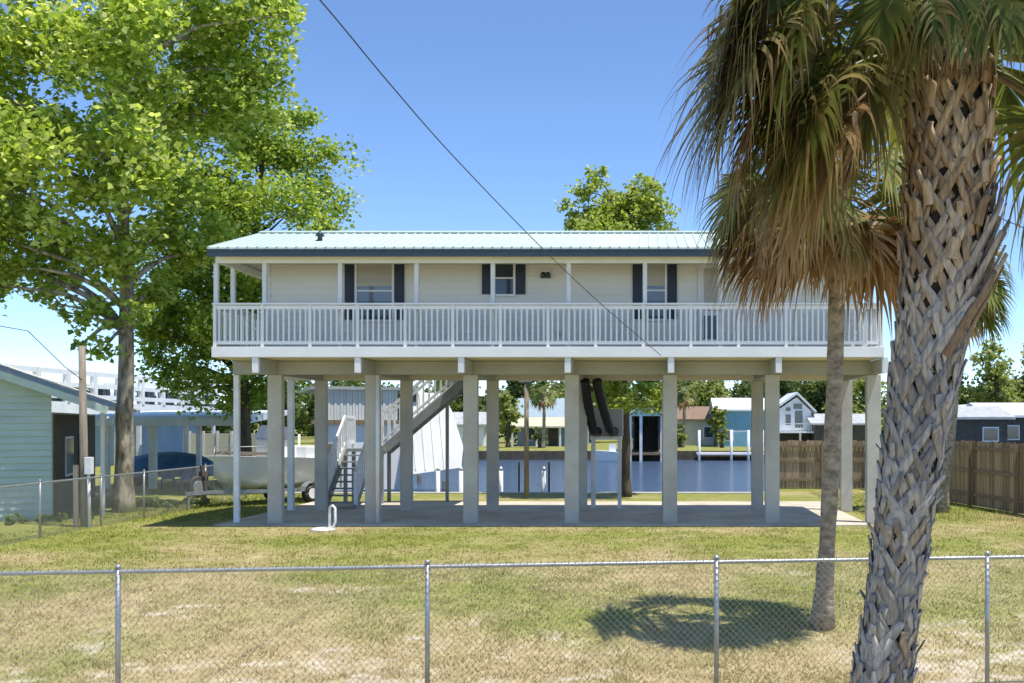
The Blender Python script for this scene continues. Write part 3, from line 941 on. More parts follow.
nt.links.new(a1.outputs['Fac'], mx.inputs['Factor']); nt.links.new(r1.outputs[0], mx.inputs[6]); nt.links.new(r2.outputs[0], mx.inputs[7])
tc = nt.nodes.new('ShaderNodeTexCoord'); mp = nt.nodes.new('ShaderNodeMapping'); mp.inputs['Scale'].default_value = (1, 1, .18)
nt.links.new(tc.outputs['Object'], mp.inputs[0])
nz = nt.nodes.new('ShaderNodeTexNoise'); nz.inputs['Scale'].default_value = 45; nz.inputs['Detail'].default_value = 5
nt.links.new(mp.outputs[0], nz.inputs[0])
mr = nt.nodes.new('ShaderNodeMapRange'); mr.inputs['From Min'].default_value = .3; mr.inputs['From Max'].default_value = .7; mr.inputs['To Min'].default_value = .55; mr.inputs['To Max'].default_value = 1.2
nt.links.new(nz.outputs['Fac'], mr.inputs[0])
mm_ = nt.nodes.new('ShaderNodeMix'); mm_.data_type = 'RGBA'; mm_.blend_type = 'MULTIPLY'; mm_.inputs['Factor'].default_value = 1
nt.links.new(mx.outputs[2], mm_.inputs[6]); nt.links.new(mr.outputs[0], mm_.inputs[7])
nt.links.new(mm_.outputs[2], b.inputs['Base Color'])
bp = nt.nodes.new('ShaderNodeBump'); bp.inputs['Strength'].default_value = .5; bp.inputs['Distance'].default_value = .01
nt.links.new(nz.outputs['Fac'], bp.inputs['Height']); nt.links.new(bp.outputs[0], b.inputs['Normal'])

# --- big palm
BY = 7.5
axis_px = [(874, 860), (876, 760), (882, 683), (893, 600), (906, 500), (920, 400), (938, 300), (947, 220), (949, 140), (951, 60), (951, 20)]
axis = [P(px, py, BY) for px, py in axis_px]
axz = [a.z for a in axis]; axx = [a.x for a in axis]
rad_px = [(860, 36), (683, 29), (600, 25), (500, 28), (400, 32), (300, 37), (220, 38), (140, 38), (60, 36), (20, 30)]
rz_ = [Z(py, BY) for py, _ in rad_px]; rr_ = [r * BY / F for _, r in rad_px]
ax_at = lambda z: np.interp(z, axz, axx)
r_at = lambda z: np.interp(z, rz_, rr_)
gzB = float(gz(ax_at(-.3), BY))
BP = thing('cabbage_palm', 'big cabbage palm in front of the wire fence, thick trunk of crisscross grey leaf bases', 'palm tree', (float(ax_at(gzB)), BY, gzB))
zs = np.linspace(gzB - .1, Z(46, BY), 26)
MB().tube([(ax_at(z), BY, z) for z in zs], [r_at(z) * .93 for z in zs], 20, wob=.03).build('trunk', M['core'], BP)
Vs, Fs, Ag, Rd = [], [], [], []
def strap(pts_c, w0, w1, t0, t1, age, rnd):
    """pts_c: list of (az, z, dr) on the trunk surface -> tapered strap with thickness"""
    n = len(pts_c); P3 = []
    for az, z, dr in pts_c:
        r = r_at(z) + dr
        P3.append(Vector((ax_at(z) + r * math.cos(az), BY + r * math.sin(az), z)))
    b0 = len(Vs)
    for i in range(n):
        d = (P3[min(i + 1, n - 1)] - P3[max(i - 1, 0)]).normalized()
        az = pts_c[i][0]; out = Vector((math.cos(az), math.sin(az), 0))
        sd = d.cross(out).normalized(); o2 = sd.cross(d).normalized()
        u = i / (n - 1); w = (w0 + (w1 - w0) * u) / 2; t = (t0 + (t1 - t0) * u) / 2
        for (a_, c_) in ((-1, -.8), (0, -.9), (1, -.8), (1, .55), (.15, .8), (-1, .6)):
            Vs.append(tuple(P3[i] + sd * w * a_ + o2 * t * c_ * 1.0)); Ag.append(age); Rd.append(rnd)
    for i in range(n - 1):
        for k in range(6):
            k2 = (k + 1) % 6
            Fs.append((b0 + i * 6 + k, b0 + i * 6 + k2, b0 + (i + 1) * 6 + k2, b0 + (i + 1) * 6 + k))
    e = b0 + (n - 1) * 6
    Fs.append((e, e + 1, e + 2, e + 3)); Fs.append((e, e + 3, e + 4, e + 5))
zt, az0 = gzB + .05, 0.0
nb = 0
while zt < Z(44, BY):
    az = az0 + rng.normal(0, .10); r = r_at(zt)
    age = float(np.clip((zt - 3.0) / 1.1 + rng.normal(0, .15), 0, 1)); rn = float(np.clip(rng.normal(.55, .27), 0, 1))
    up_ = zt > 3.7
    Lg = rng.uniform(.36, .48) * (.72 if up_ else 1.0); half = rng.uniform(.15, .21) / r * (.72 if up_ else 1.0)
    lift = rng.uniform(.012, .030) + (.02 if up_ else 0)
    W0 = rng.uniform(.070, .100) * (.9 if up_ else 1)
    for sg in (1, -1):
        pts = []
        ov = rng.uniform(.15, .55)                      # how far the strap runs on past the crossing
        lf = lift + (.012 if sg * (1 if nb % 2 else -1) > 0 else 0)
        for u in (0, .3, .6, .85, 1.0):
            x_ = 1 - u * (1 + ov)
            pts.append((az + sg * half * x_, zt - Lg * .75 * (1 - u * (1 + ov * .75)), -.02 + lf * u ** 1.1))
        flare = rng.uniform(.0, .022) + (.04 if rng.random() < .12 else 0)
        a_, z_, d_ = pts[-1]
        pts.append((a_ - sg * half * .12, z_ + rng.uniform(.05, .10), d_ + .004 + flare))
        strap(pts, W0 * 1.08, W0 * rng.uniform(.3, .62), .010, .016, age, float(np.clip(rn + rng.normal(0, .16), 0, 1)))
    if up_ and rng.random() < .45:
        stub = rng.uniform(.04, .12); out = rng.uniform(.25, .6)
        pts = [(az, zt - .10, lift - .005), (az + rng.normal(0, .05), zt + stub * .5, lift + out * stub * .45), (az + rng.normal(0, .1), zt + stub, lift + out * stub)]
        strap(pts, W0 * 1.1, W0 * .85, .035, .024, age, rn)
    az0 += 2.39996; zt += .0195 if zt < 3.7 else .0150; nb += 1
# the long dead stubs jutting out on the right, near eye height of the eave
for k in range(13):
    zq = Z(312 - 8.0 * k, BY); azq = -.75 + 1.1 * ((k * .618) % 1); ln = rng.uniform(.18, .31); o_ = rng.uniform(.30, .52)
    strap([(azq - .55, zq - .34, -.01), (azq - .28, zq - .12, .03), (azq - .08, zq + ln * .4, .05 + ln * o_ * .5), (azq, zq + ln, .05 + ln * o_)], rng.uniform(.07, .10), rng.uniform(.035, .06), .022, .02, float(rng.uniform(.3, .9)), float(rng.random()))
np_mesh('leaf_bases', np.array(Vs), np.array(Fs), boot_m, BP, {'age': Ag, 'rnd': Rd})
ctop = Vector((ax_at(Z(66, BY)), BY, Z(66, BY)))
def ang(deg): return R(deg)
big = []
# azimuth: 180 = left, 270 = towards the camera, 0 = right
for az, el, pl, br, dr, bd, kd in [
    (176, 22, 1.17, 0.95, 2.0, 1.2, 'g'), (194, 34, 1.36, 1.13, 1.9, 1.3, 'o'), (165, 42, 1.36, 1.09, 2.0, 1.5, 'o'), (184, 10, 0.99, 0.99, 2.1, 1.2, 'o'),
    (198, 14, 0.99, 0.92, 2.2, 1.3, 'g'), (152, 22, 1.04, 0.92, 2.1, 1.3, 'g'), (181, 55, 1.41, 1.09, 1.7, 1.6, 'o'), (204, 44, 1.16, 1.05, 2.0, 1.5, 'g'), (188, 66, 1.46, 1.09, 1.7, 1.9, 'o'),
    (172, -4, 0.89, 0.95, 2.4, 1.0, 'd'), (190, -10, 0.80, 0.95, 2.4, .9, 'd'), (160, -2, 0.80, 0.92, 2.4, 1.0, 'o'), (182, 2, 0.89, 0.99, 2.3, 1.1, 'o'),
    (183, 28, 0.71, 0.95, 2.2, 1.4, 'o'), (168, 30, 0.71, 0.92, 2.2, 1.5, 'g'), (192, 50, 0.97, 1.09, 2.1, 1.8, 'o'), (140, 40, 1.16, 1.01, 1.9, 1.4, 'g'), (176, 12, 0.61, 0.95, 2.4, 1.2, 'o'),
    (180, -28, 0.58, 0.66, 2.6, .6, 'd'), (166, -24, 0.51, 0.64, 2.6, .6, 'd'), (196, 24, 0.47, 0.85, 2.5, 1.5, 'o'),
    (5, 30, 1.00, 1.20, 2.1, 1.4, 'g'), (345, 20, 0.85, 1.20, 2.2, 1.3, 'g'), (20, 45, 1.10, 1.20, 1.9, 1.3, 'g'), (355, 58, 1.10, 1.20, 1.7, 1.5, 'o'), (12, 4, 0.85, 1.15, 2.2, 1.2, 'o'), (338, 45, 1.00, 1.15, 2.0, 1.3, 'g'), (28, 16, 0.90, 1.20, 2.2, 1.3, 'g'),
    (262, 64, 0.55, 0.45, 2.4, 2.6, 'g'), (236, 60, 0.60, 0.51, 2.4, 2.6, 'o'), (300, 66, 0.60, 0.48, 2.4, 2.6, 'g'), (280, 72, 0.65, 0.51, 2.4, 2.9, 'g'), (248, 74, 0.70, 0.54, 2.4, 2.8, 'g'), (325, 58, 0.60, 0.61, 2.4, 2.3, 'o'), (222, 66, 0.70, 0.61, 2.4, 2.4, 'g'), (340, 60, 0.80, 0.82, 2.4, 2.2, 'g'), (312, 76, 0.80, 0.57, 2.4, 2.8, 'o'),
    (178, 38, 1.28, 1.20, 2.1, 1.3, 'g'), (186, 44, 1.34, 1.20, 2.2, 1.4, 'o'), (170, 48, 1.38, 1.20, 2.2, 1.5, 'o'), (180, 58, 1.32, 1.25, 2.2, 1.7, 'd'), (193, 56, 1.30, 1.25, 2.3, 1.7, 'o'), (184, 30, 1.16, 1.09, 2.4, 1.3, 'd'), (174, 40, 1.00, 1.30, 2.4, 1.5, 'd'), (190, 42, 0.85, 1.25, 2.5, 1.7, 'o'), (180, 62, 1.10, 1.20, 2.4, 2.1, 'g'), (352, 40, 0.90, 1.20, 2.2, 1.4, 'd'), (8, -6, 0.80, 1.10, 2.4, 1.0, 'd'), (90, 55, 1.10, 1.20, 1.8, 1.4, 'g'), (60, 48, 1.10, 1.20, 1.9, 1.3, 'g'), (118, 52, 1.10, 1.20, 1.9, 1.4, 'g'),
    (320, 74, 1.00, 0.90, 1.2, 1.0, 'g'), (200, 78, 1.10, 1.15, 1.3, 1.3, 'o'), (100, 80, 1.10, 1.10, 1.2, 1.2, 'g')]:
    a = ang(az + rng.normal(0, 3)); r = .17
    zz = ctop.z - .06 + .30 * max(0, math.sin(ang(el))) + rng.uniform(-.03, .06)
    add_frond(BP, (ctop.x + r * math.cos(a) * .8, BY + r * math.sin(a) * .8, zz), a, ang(el), pl, br, 58, dr, bd, kd, .72, .026, rng.normal(0, .25))

# --- small palm
def plain_palm(label, base, top, r0, r1, fronds, blade=.8, seed_r=.1, nl=36, wm=1.2, bulge=None):
    T = thing('cabbage_palm', label, 'palm tree', base)
    base, top = Vector(base), Vector(top)
    n = 22; pts, rads = [], []
    for i in range(n + 1):
        u = i / n
        q = base.lerp(top, u) + Vector((.05 * math.sin(u * 3.1), 0, 0)) + Vector((0, 0, -.08 if i == 0 else 0))
        pts.append(q); rads.append(r0 + (r1 - r0) * u + (.06 * max(0, 1 - u * 10)) + rng.normal(0, .004) + (.03 if u > .93 else 0))
    MB().tube(pts, rads, 14, wob=.06).build('trunk', M['palmbark'], T)
    for az, el, pl, br, dr, bd, kd in fronds:
        a = ang(az)
        o = pts[-1] + Vector((math.cos(a) * r1 * .7, math.sin(a) * r1 * .7, -.18 + .32 * max(-.5, math.sin(ang(el)))))
        add_frond(T, tuple(o), a, ang(el), pl, br, nl, dr, bd, kd, wm, .016, rng.normal(0, .3))
    return T
SY = 13.5
sp_base = (X(822, SY), SY, float(gz(2.28, SY)))
sp_top = P(838, 178, SY - .4)
sf = [(265, -52, .25, .8, 2.4, .3, 'd'), (235, -46, .3, .85, 2.4, .3, 'd'), (300, -48, .28, .85, 2.4, .3, 'd'), (212, -44, .4, .95, 2.4, .3, 'd'), (328, -40, .4, .95, 2.4, .3, 'd'), (280, -20, .3, .8, 2.4, .8, 'o'), (183, 22, 1.30, 1.03, 1.8, 1.4, 'o'), (176, 8, 1.25, 0.99, 1.9, 1.2, 'd'), (196, 34, 1.30, 0.99, 1.8, 1.5, 'g'), (168, 24, 1.30, 0.99, 1.8, 1.4, 'o'), (188, -4, 1.15, 0.99, 2.1, .9, 'd'), (180, 16, 0.95, 0.99, 1.6, 1.3, 'o'), (200, 28, 1.00, 0.95, 1.6, 1.4, 'o'), (160, 32, 1.00, 0.95, 1.7, 1.4, 'o'), (186, 0, 0.95, 0.99, 1.8, 1.1, 'd'), (174, -10, 1.00, 0.99, 2.0, .9, 'd'),
      (192, -16, 0.85, 0.99, 2.1, .8, 'd'), (166, -22, 0.75, 0.95, 2.2, .7, 'd'), (210, -12, 0.80, 0.95, 2.0, .9, 'd'), (200, -34, 0.55, 0.90, 2.3, .5, 'd'), (182, 42, 1.00, 0.99, 1.6, 1.5, 'g'), (178, -36, 0.60, 0.95, 2.3, .4, 'd'),
      (230, 10, 0.75, 0.85, 1.8, 1.3, 'd'), (250, 34, 0.75, 0.95, 1.7, 1.4, 'g'), (140, -5, 0.80, 0.90, 1.9, 1.1, 'd'), (120, 30, 0.90, 1.00, 1.6, 1.3, 'g'),
      (0, -8, 0.75, 1.05, 2.0, 1.0, 'd'), (350, -28, 0.60, 1.10, 2.3, .5, 'd'), (12, -34, 0.55, 1.10, 2.3, .4, 'd'), (15, 15, 0.80, 1.00, 1.8, 1.3, 'o'), (340, 20, 0.75, 1.00, 1.8, 1.3, 'g'), (335, -15, 0.60, 1.05, 2.2, .8, 'd'), (4, -46, 0.50, 1.05, 2.4, .3, 'd'),
      (30, 38, 0.90, 1.00, 1.6, 1.4, 'g'), (60, 20, 0.80, 1.00, 1.7, 1.3, 'g'), (90, 40, 0.80, 1.00, 1.6, 1.3, 'g'), (70, -20, 0.60, 0.95, 2, .8, 'd'), (300, 45, 0.70, 0.90, 1.4, 1.3, 'g'), (200, 65, 0.90, 0.90, 1.3, 1.3, 'g'), (30, 68, 0.90, 1.00, 1.3, 1.2, 'g'), (110, 72, 0.90, 0.95, 1.3, 1.2, 'g'), (280, 75, 0.70, 0.90, 1.2, 1.2, 'g')]
plain_palm('slender cabbage palm on the lawn with hanging dead brown fronds', sp_base, sp_top, .115, .105, sf, nl=44, wm=.95)
# --- third palm, behind the big one
TY = 28.2
def auto_fronds(n, blade, pl=.9, dead=.2):
    out = []
    for i in range(n):
        az = i * 137.5 % 360; el = 75 - 120 * i / n
        kd = 'd' if i > n * (1 - dead) else ('o' if i % 4 == 0 else 'g')
        out.append((az, el, pl * (1 if el > -10 else .7), blade, 1.5 + (.6 if el < 0 else 0), 1.3 if el > 0 else .7, kd))
    return out
plain_palm('tall thin cabbage palm standing by the brown wooden fence', (X(942, TY), TY, 0), P(962, 282, TY), .15, .13, auto_fronds(26, .95, .85, .15), nl=26, wm=1.6)


# ------------------------------------------------------------------ broadleaf trees
def leaves(centers, radii, counts, size, squash=.85, sub=9, up=.5, spread=.85):
    """leaf quads clustered in sub-clumps inside spheres; returns arrays and sub-clump centres"""
    Ps, subs = [], []
    for c, r, n in zip(centers, radii, counts):
        k = max(3, int(sub * 1.0))
        d = rng.normal(size=(k, 3)); d /= np.linalg.norm(d, axis=1)[:, None]
        sc = np.array(c) + d * (r * rng.random(k)[:, None] ** .5 * spread) * np.array([1, 1, squash])
        subs.append(sc)
        w = rng.random(k) + .35; w /= w.sum()
        idx = rng.choice(k, n, p=w)
        sr = r * rng.uniform(.32, .62, k)[idx] * (spread / .85)
        d2 = rng.normal(size=(n, 3)); d2 /= np.linalg.norm(d2, axis=1)[:, None]
        Ps.append(sc[idx] + d2 * (sr * rng.random(n) ** .5)[:, None] * np.array([1, 1, .75]))
    Pp = np.concatenate(Ps); n = len(Pp)
    nrm = rng.normal(size=(n, 3)); nrm[:, 2] = np.abs(nrm[:, 2]) + up * .8; nrm[:, 1] -= .35; nrm /= np.linalg.norm(nrm, axis=1)[:, None]
    a = rng.normal(size=(n, 3)); a[:, 2] -= .4
    a -= nrm * (a * nrm).sum(1)[:, None]; a /= np.linalg.norm(a, axis=1)[:, None]
    b = np.cross(nrm, a)
    s = size * rng.uniform(.6, 1.25, n)[:, None]
    q0 = Pp - a * s * .5; q1 = Pp + b * s * .42 - a * s * .05 + nrm * s * .06; q2 = Pp + a * s * .55 - nrm * s * .12; q3 = Pp - b * s * .42 - a * s * .05 + nrm * s * .06
    V = np.stack([q0, q1, q2, q3], 1).reshape(-1, 3)
    return V, np.arange(4 * n).reshape(-1, 4), np.repeat(rng.random(n), 4), subs


def tree(name, label, base, tops, trunk_r, clumps, size, mat_leaf, mat_bark, density=1.0, sub=9, twigs=True, group=None, cat='tree', wob=.12):
    """clumps: (centre, radius); tops: trunk polyline points above base"""
    T = thing(name, label, cat, base, group=group)
    pts = [Vector(base) + Vector((0, 0, -.15))] + [Vector(t) for t in tops]
    # densify the trunk
    dense = []
    for a, c in zip(pts[:-1], pts[1:]):
        for k in range(5): dense.append(a.lerp(c, k / 5))
    dense.append(pts[-1])
    n = len(dense)
    rads = [trunk_r * (1.28 if i == 0 else (1.12 if i == 1 else 1)) * (1 - .7 * i / n) for i in range(n)]
    tb = MB().tube(dense, rads, 12, wob=wob)
    cs = [np.array(c) for c, r in clumps]; rs = [r for c, r in clumps]
    cnt = [max(40, int(density * (r ** 2.3) / (size ** 2) * (30 if twigs else 14))) for r in rs]
    V, Fq, rd, subs = leaves(cs, rs, cnt, size, sub=sub, spread=1.12 if twigs else .9)
    if twigs:
        for c, r, sc in zip(cs, rs, subs):
            # limb from the trunk
            zt = c[2] - r * .8 - .25 * math.hypot(c[0] - dense[-1].x, c[1] - dense[-1].y)
            j = min(range(int(n * .35), n), key=lambda q: abs(dense[q].z - zt))
            a = dense[j]; cc = Vector(c)
            mid = a.lerp(cc, .5) + Vector((0, 0, .12 * (cc - a).length))
            r0 = min(rads[j] * .55, .05 + .02 * (cc - a).length)
            lp = [a, a.lerp(mid, .5) + Vector((0, 0, .04 * (cc - a).length)), mid, mid.lerp(cc, .5), cc]
            tb.tube(lp, [r0, r0 * .8, r0 * .6, r0 * .42, r0 * .25], 6)
            for q in sc[:9]:
                tb.tube([cc, cc.lerp(Vector(q), .5) + Vector((0, 0, .05)), Vector(q)], [r0 * .25, r0 * .15, r0 * .06], 4, cap=False)
    tb.build('trunk', mat_bark, T)
    np_mesh('crown', V, Fq, mat_leaf, T, {'rnd': rd})
    return T


def CL(lst, Y, jit=1.5, mul=1.0):
    out = []
    for e in lst:
        px, py, rp = e[:3]
        y = Y + (e[3] if len(e) > 3 else random.uniform(-jit, jit))
        out.append((tuple(P(px, py, y)), rp * y / F * mul))
    return out


# front left tree
LY = 28.2
lb = (X(124, LY), LY, 0)
cl = [(20, 30, 52), (90, 18, 50), (168, 28, 50), (240, 30, 46), (272, 70, 28), (-50, 80, 62), (30, 110, 52), (108, 98, 52), (185, 105, 48), (240, 110, 34), (15, 188, 54), (88, 185, 52), (160, 178, 46), (-62, 180, 62),
      (55, 246, 40), (120, 250, 40), (5, 240, 40), (172, 235, 34), (42, 282, 22), (88, 318, 20), (103, 350, 15), (150, 292, 26), (62, 305, 14), (60, -55, 70), (165, -60, 70), (245, -25, 46), (-40, -10, 60), (120, 20, 45, -3), (40, 150, 45, -3.5), (130, 150, 45, -3), (-20, 130, 50, 3), (210, 70, 42, 2.5), (285, 15, 18), (80, 345, 9), (20, 265, 22), (200, 250, 32, 1.5), (0, 285, 20), (-30, 270, 40), (140, 315, 16, -1)]
tree('sycamore_tree', 'large bright green broadleaf tree with a pale bare trunk beside the left fence', lb, [P(125, 420, LY), P(127, 310, LY), P(122, 200, LY), P(118, 80, LY), P(120, -40, LY)], .25, CL(cl, LY, 2.3), .19, leafA, M['bark'], 1.15, 12)
# second left tree, behind
SY2 = 37.0
cl = [(165, 245, 36), (150, 330, 26), (178, 285, 34), (215, 245, 36), (225, 320, 34), (165, 365, 22), (245, 265, 34), (300, 158, 40), (322, 205, 24), (262, 138, 42), (228, 205, 50), (290, 212, 42), (208, 285, 46), (258, 285, 42), (185, 335, 38), (236, 345, 40), (272, 372, 34), (205, 388, 28), (288, 310, 30), (222, 118, 38), (328, 228, 16), (245, 395, 26), (300, 345, 22), (160, 300, 30), (255, 90, 26), (295, 120, 20), (200, 170, 40), (180, 380, 18)]
tree('oak_tree', 'darker leafy tree behind the left end of the raised house', (X(246, SY2), SY2, 0), [P(246, 440, SY2), P(244, 380, SY2), P(250, 300, SY2), P(258, 220, SY2), P(265, 120, SY2)], .22, CL(cl, SY2, 2.2), .17, leafB, M['darkbark'], .95, 13)
# tree behind the roof
cl = [(588, 206, 24), (640, 208, 26), (612, 196, 14), (664, 218, 14), (574, 224, 13), (652, 188, 10), (596, 178, 12), (634, 190, 9), (630, 222, 24), (600, 222, 22), (656, 205, 14), (580, 190, 12), (622, 215, 20), (625, 240, 40), (612, 300, 42), (648, 310, 36), (618, 385, 20), (650, 392, 20), (596, 398, 14), (668, 232, 10), (566, 205, 8), (640, 180, 7), (622, 400, 16)]
tree('young_tree', 'leafy tree behind the house whose top shows above the roof ridge', (X(626, 34), 34, 0), [P(626, 440, 34), P(625, 380, 34), P(622, 300, 34), P(618, 210, 34)], .17, CL(cl, 34, .8), .15, leafC, M['darkbark'], 1.2, 10)

# ------------------------------------------------------------------ left side: pole, green house, carport, boathouses
PYY = 24.3
PO = thing('wooden_pole', 'short weathered wooden pole by the left side fence with a meter box', 'pole', (X(84, PYY), PYY, 0))
MB().tube([(X(85, PYY), PYY, -.1), (X(84, PYY), PYY, 1.5), (X(82, PYY), PYY, Z(346, PYY))], [.10, .09, .075], 12, wob=.04).build('shaft', M['pole'], PO)
MB().box(X(88, PYY), X(95, PYY), PYY - .17, PYY - .04, Z(474, PYY), Z(457, PYY)).build('meter_box', M['post'], PO, bevel=.01)
MB().tube([(X(92, PYY), PYY - .1, 0), (X(91, PYY), PYY - .1, Z(474, PYY))], .035, 8).build('conduit', M['post'], PO)
MB().box(X(76.5, PYY), X(80, PYY), PYY - .15, PYY - .03, .02, Z(465, PYY)).build('pole_brace', M['pole'], PO)

G = thing('green_house', 'pale green sided bungalow with a gable roof at the left edge', 'house', (-15.3, 26, 0), R(22))
def gbox(m, *a): return m.box(*a)
m = MB(); m.box(-9, 0, .03, 8.5, 0, 2.75); m.build('wall', M['green'], G, world=False)
m = MB()
z = .1
while z < 4.7:
    zt_ = z + .17
    half = 4.5 if z < 2.9 else max(0, 4.5 - (z - 3.2) / .375) if z > 3.2 else 4.5
    if half > .1:
        m.add([(-4.5 - half, -.02, z), (-4.5 + half, -.02, z), (-4.5 + half, .027, zt_), (-4.5 - half, .027, zt_), (-4.5 - half, .027, z), (-4.5 + half, .027, z)], [(0, 1, 2, 3), (4, 5, 1, 0)])
    z = zt_
m.build('gable_wall', M['green'], G, world=False)
zr = 3.29 + 4.5 * .375
m = MB()
m.add([(1.3, -.45, 2.80), (-4.5, -.45, zr), (-10.3, -.45, 2.80), (1.3, 9, 2.80), (-4.5, 9, zr), (-10.3, 9, 2.80), (1.3, -.45, 2.90), (-4.5, -.45, zr + .1), (-10.3, -.45, 2.90), (1.3, 9, 2.90), (-4.5, 9, zr + .1), (-10.3, 9, 2.90)],
      [(0, 1, 4, 3), (1, 2, 5, 4), (6, 9, 10, 7), (7, 10, 11, 8), (0, 6, 7, 1), (1, 7, 8, 2), (0, 3, 9, 6), (2, 8, 11, 5), (3, 4, 10, 9), (4, 5, 11, 10)])
m.build('roof', M['shingle'], G, world=False)
m = MB(); m.bar((1.32, -.47, 2.79), (-4.5, -.47, zr - .01), .03, .18); m.bar((-4.5, -.47, zr - .01), (-10.3, -.47, 2.79), .03, .18)
m.build('barge_board', M['green'], G, world=False)
MB().box(0.0, .025, .25, 8.3, 0.02, 2.7).build('shade_panel', M['dark'], G, world=False)  # dark sheet over the green side wall, stands in for shade under the eave
w_ = MB().box(0.026, .05, 2.0, 3.4, 1.0, 2.1).build('window', M['white'], G, world=False)
MB().box(.051, .056, 2.06, 3.34, 1.06, 2.04).build('pane', M['glass'], w_, world=False)
D2 = MB().box(0.026, .05, 4.4, 5.3, 0.05, 2.1).build('door', M['dark'], G, world=False)
for yy in (1.0, 4.5, 8.0):
    MB().box(1.0, 1.1, yy - .05, yy + .05, 0, 2.82).build('porch_post', M['post'], G, world=False)

CP = thing('carport', 'white flat roofed carport with rounded edge behind the left fence', 'carport', (X(165, 38), 38, 0))
cx0, cx1 = X(92, 38), X(242, 38)
poly = [(37.6, 2.38), (37.62, 2.62), (37.75, 2.74), (38.1, 2.80), (43.5, 3.0), (43.5, 2.85), (38.1, 2.40)]
MB().prism(poly, cx0, cx1, 'x').build('roof', M['whiteroof'], CP)
MB().prism([(37.57, 2.36), (37.59, 2.62), (37.66, 2.70), (37.60, 2.40)], cx0, cx1, 'x').build('gutter', M['corr'], CP)
for px in (106, 139, 153, 186, 199, 238):
    yy = 38.1 if px not in (139, 186) else 42.5
    w = .26 if px in (153, 106) else .15
    MB().box(X(px, yy) - w / 2, X(px, yy) + w / 2, yy - .08, yy + .08, 0, 2.6).build('carport_post', M['post'], CP)
# things kept under the carport
TB = thing('covered_boat', 'small boat under a blue tarp inside the carport', 'boat', (X(165, 40.5), 40.5, 0))
m = MB()
secs = []
for i in range(9):
    u = i / 8; x = X(128, 40.5) + u * 3.4; w = .9 * math.sin(math.pi * min(1, .18 + u * .75)) ** .6; h = .95 + .25 * math.sin(math.pi * u)
    secs.append([(x, 40.5 - w, .35), (x, 40.5 - w * 1.02, .75), (x, 40.5 - w * .5, h), (x, 40.5, h + .12), (x, 40.5 + w * .5, h), (x, 40.5 + w, .75), (x, 40.5 + w, .35)])
vv = [v for s in secs for v in s]; ff = []
for i in range(8):
    for k in range(6): ff.append((i * 7 + k, i * 7 + k + 1, (i + 1) * 7 + k + 1, (i + 1) * 7 + k))
ff += [tuple(range(7)), tuple(range(56, 63))]
m.add(vv, ff, False); m.build('tarp', M['blue'], TB)
m = MB()
for x in (X(128, 40.5) + .6, X(128, 40.5) + 2.8): m.box(x - .1, x + .1, 39.8, 41.2, 0, .45)
m.build('support', M['dark'], TB)
def chair(label, x, y, rz, mm):
    c = thing('plastic_chair', label, 'chair', (x, y, 0), rz)
    MB().box(-.23, .23, -.22, .22, .40, .43).build('seat', mm, c, world=False)
    MB().add([(-.22, .20, .43), (.22, .20, .43), (.22, .24, .43), (-.22, .24, .43), (-.20, .32, .88), (.20, .32, .88), (.20, .35, .88), (-.20, .35, .88)], [(0, 3, 2, 1), (4, 5, 6, 7), (0, 1, 5, 4), (1, 2, 6, 5), (2, 3, 7, 6), (3, 0, 4, 7)]).build('backrest', mm, c, world=False)
    for sx in (-.2, .2):
        for sy in (-.19, .19): MB().bar((sx, sy, .4), (sx * 1.15, sy * 1.15, 0), .035, .035).build('leg', mm, c, world=False)
    return c
chair('blue plastic chair under the carport nearest the tree trunk', X(168, 37.3), 37.3, .4, M['blue'])
chair('blue plastic chair under the carport nearest the boat', X(181, 37.0), 37.0, -.3, M['blue'])
TR = thing('spare_tyre', 'black tyre standing on edge in front of the carport', 'tyre', (X(198, 33.5), 33.5, 0))
pts = [(0.31 * math.cos(t), 0, .36 + .31 * math.sin(t)) for t in np.linspace(0, 2 * math.pi, 25)]
m = MB(); m.tube(pts, .08, 8, cap=False); tyo = m.build('tread', M['black'], TR, world=False); TR.rotation_euler = (0, 0, R(60))
MB().tube([(0, -.06, .36), (0, .06, .36)], .2, 16).build('rim', M['galv'], TR, world=False)
# panel fence behind the carport
PFN = thing('panel_fence', 'pale panelled fence behind the carport and the boat', 'fence', (X(222, 45), 45, 0))
m = MB()
for i in range(7):
    x = X(190, 45) + i * .62; m.box(x, x + .58, 44.98, 45.02, .1, 2.0)
m.build('panel', M['cream'], PFN)
m = MB()
for i in range(8):
    x = X(190, 45) + i * .62 - .02; m.box(x - .04, x + .04, 44.94, 45.06, 0, 2.1)
m.build('fence_post', M['corr'], PFN)

# white boathouse with roof deck
WB = thing('deck_boathouse', 'white boathouse with a railed roof deck behind the green bungalow', 'boathouse', (-34, 57, 0))
bx0, bx1, by0, by1 = -38.0, -30.2, 45.0, 71.0
MB().box(bx0, bx1, by0, by1, 2.75, 3.55).build('roof_deck', M['white'], WB)
MB().box(bx0 + 1, bx1 - 1.0, by0 + 1, by1 - 1, -.2, 2.74).build('wall', M['greywall'], WB)
for yy in np.linspace(by0 + .2, by1 - .2, 7):
    MB().box(bx1 - .3, bx1 - .1, yy - .1, yy + .1, -1.5, 2.74).build('post', M['post'], WB)
def deck_rail(a, c, n):
    a, c = Vector(a), Vector(c)
    for i in range(n + 1):
        q = a.lerp(c, i / n)
        MB().box(q.x - .14, q.x + .14, q.y - .14, q.y + .14, 3.55, 5.22).build('rail_post', M['white'], WB)
    mm = MB()
    for z in (5.10, 4.45, 3.85): mm.bar((a.x, a.y, z), (c.x, c.y, z), .12, .24)
    mm.build('rail', M['white'], WB)
deck_rail((bx1 - .1, by0 + .1, 0), (bx1 - .1, by1 - .1, 0), 10)
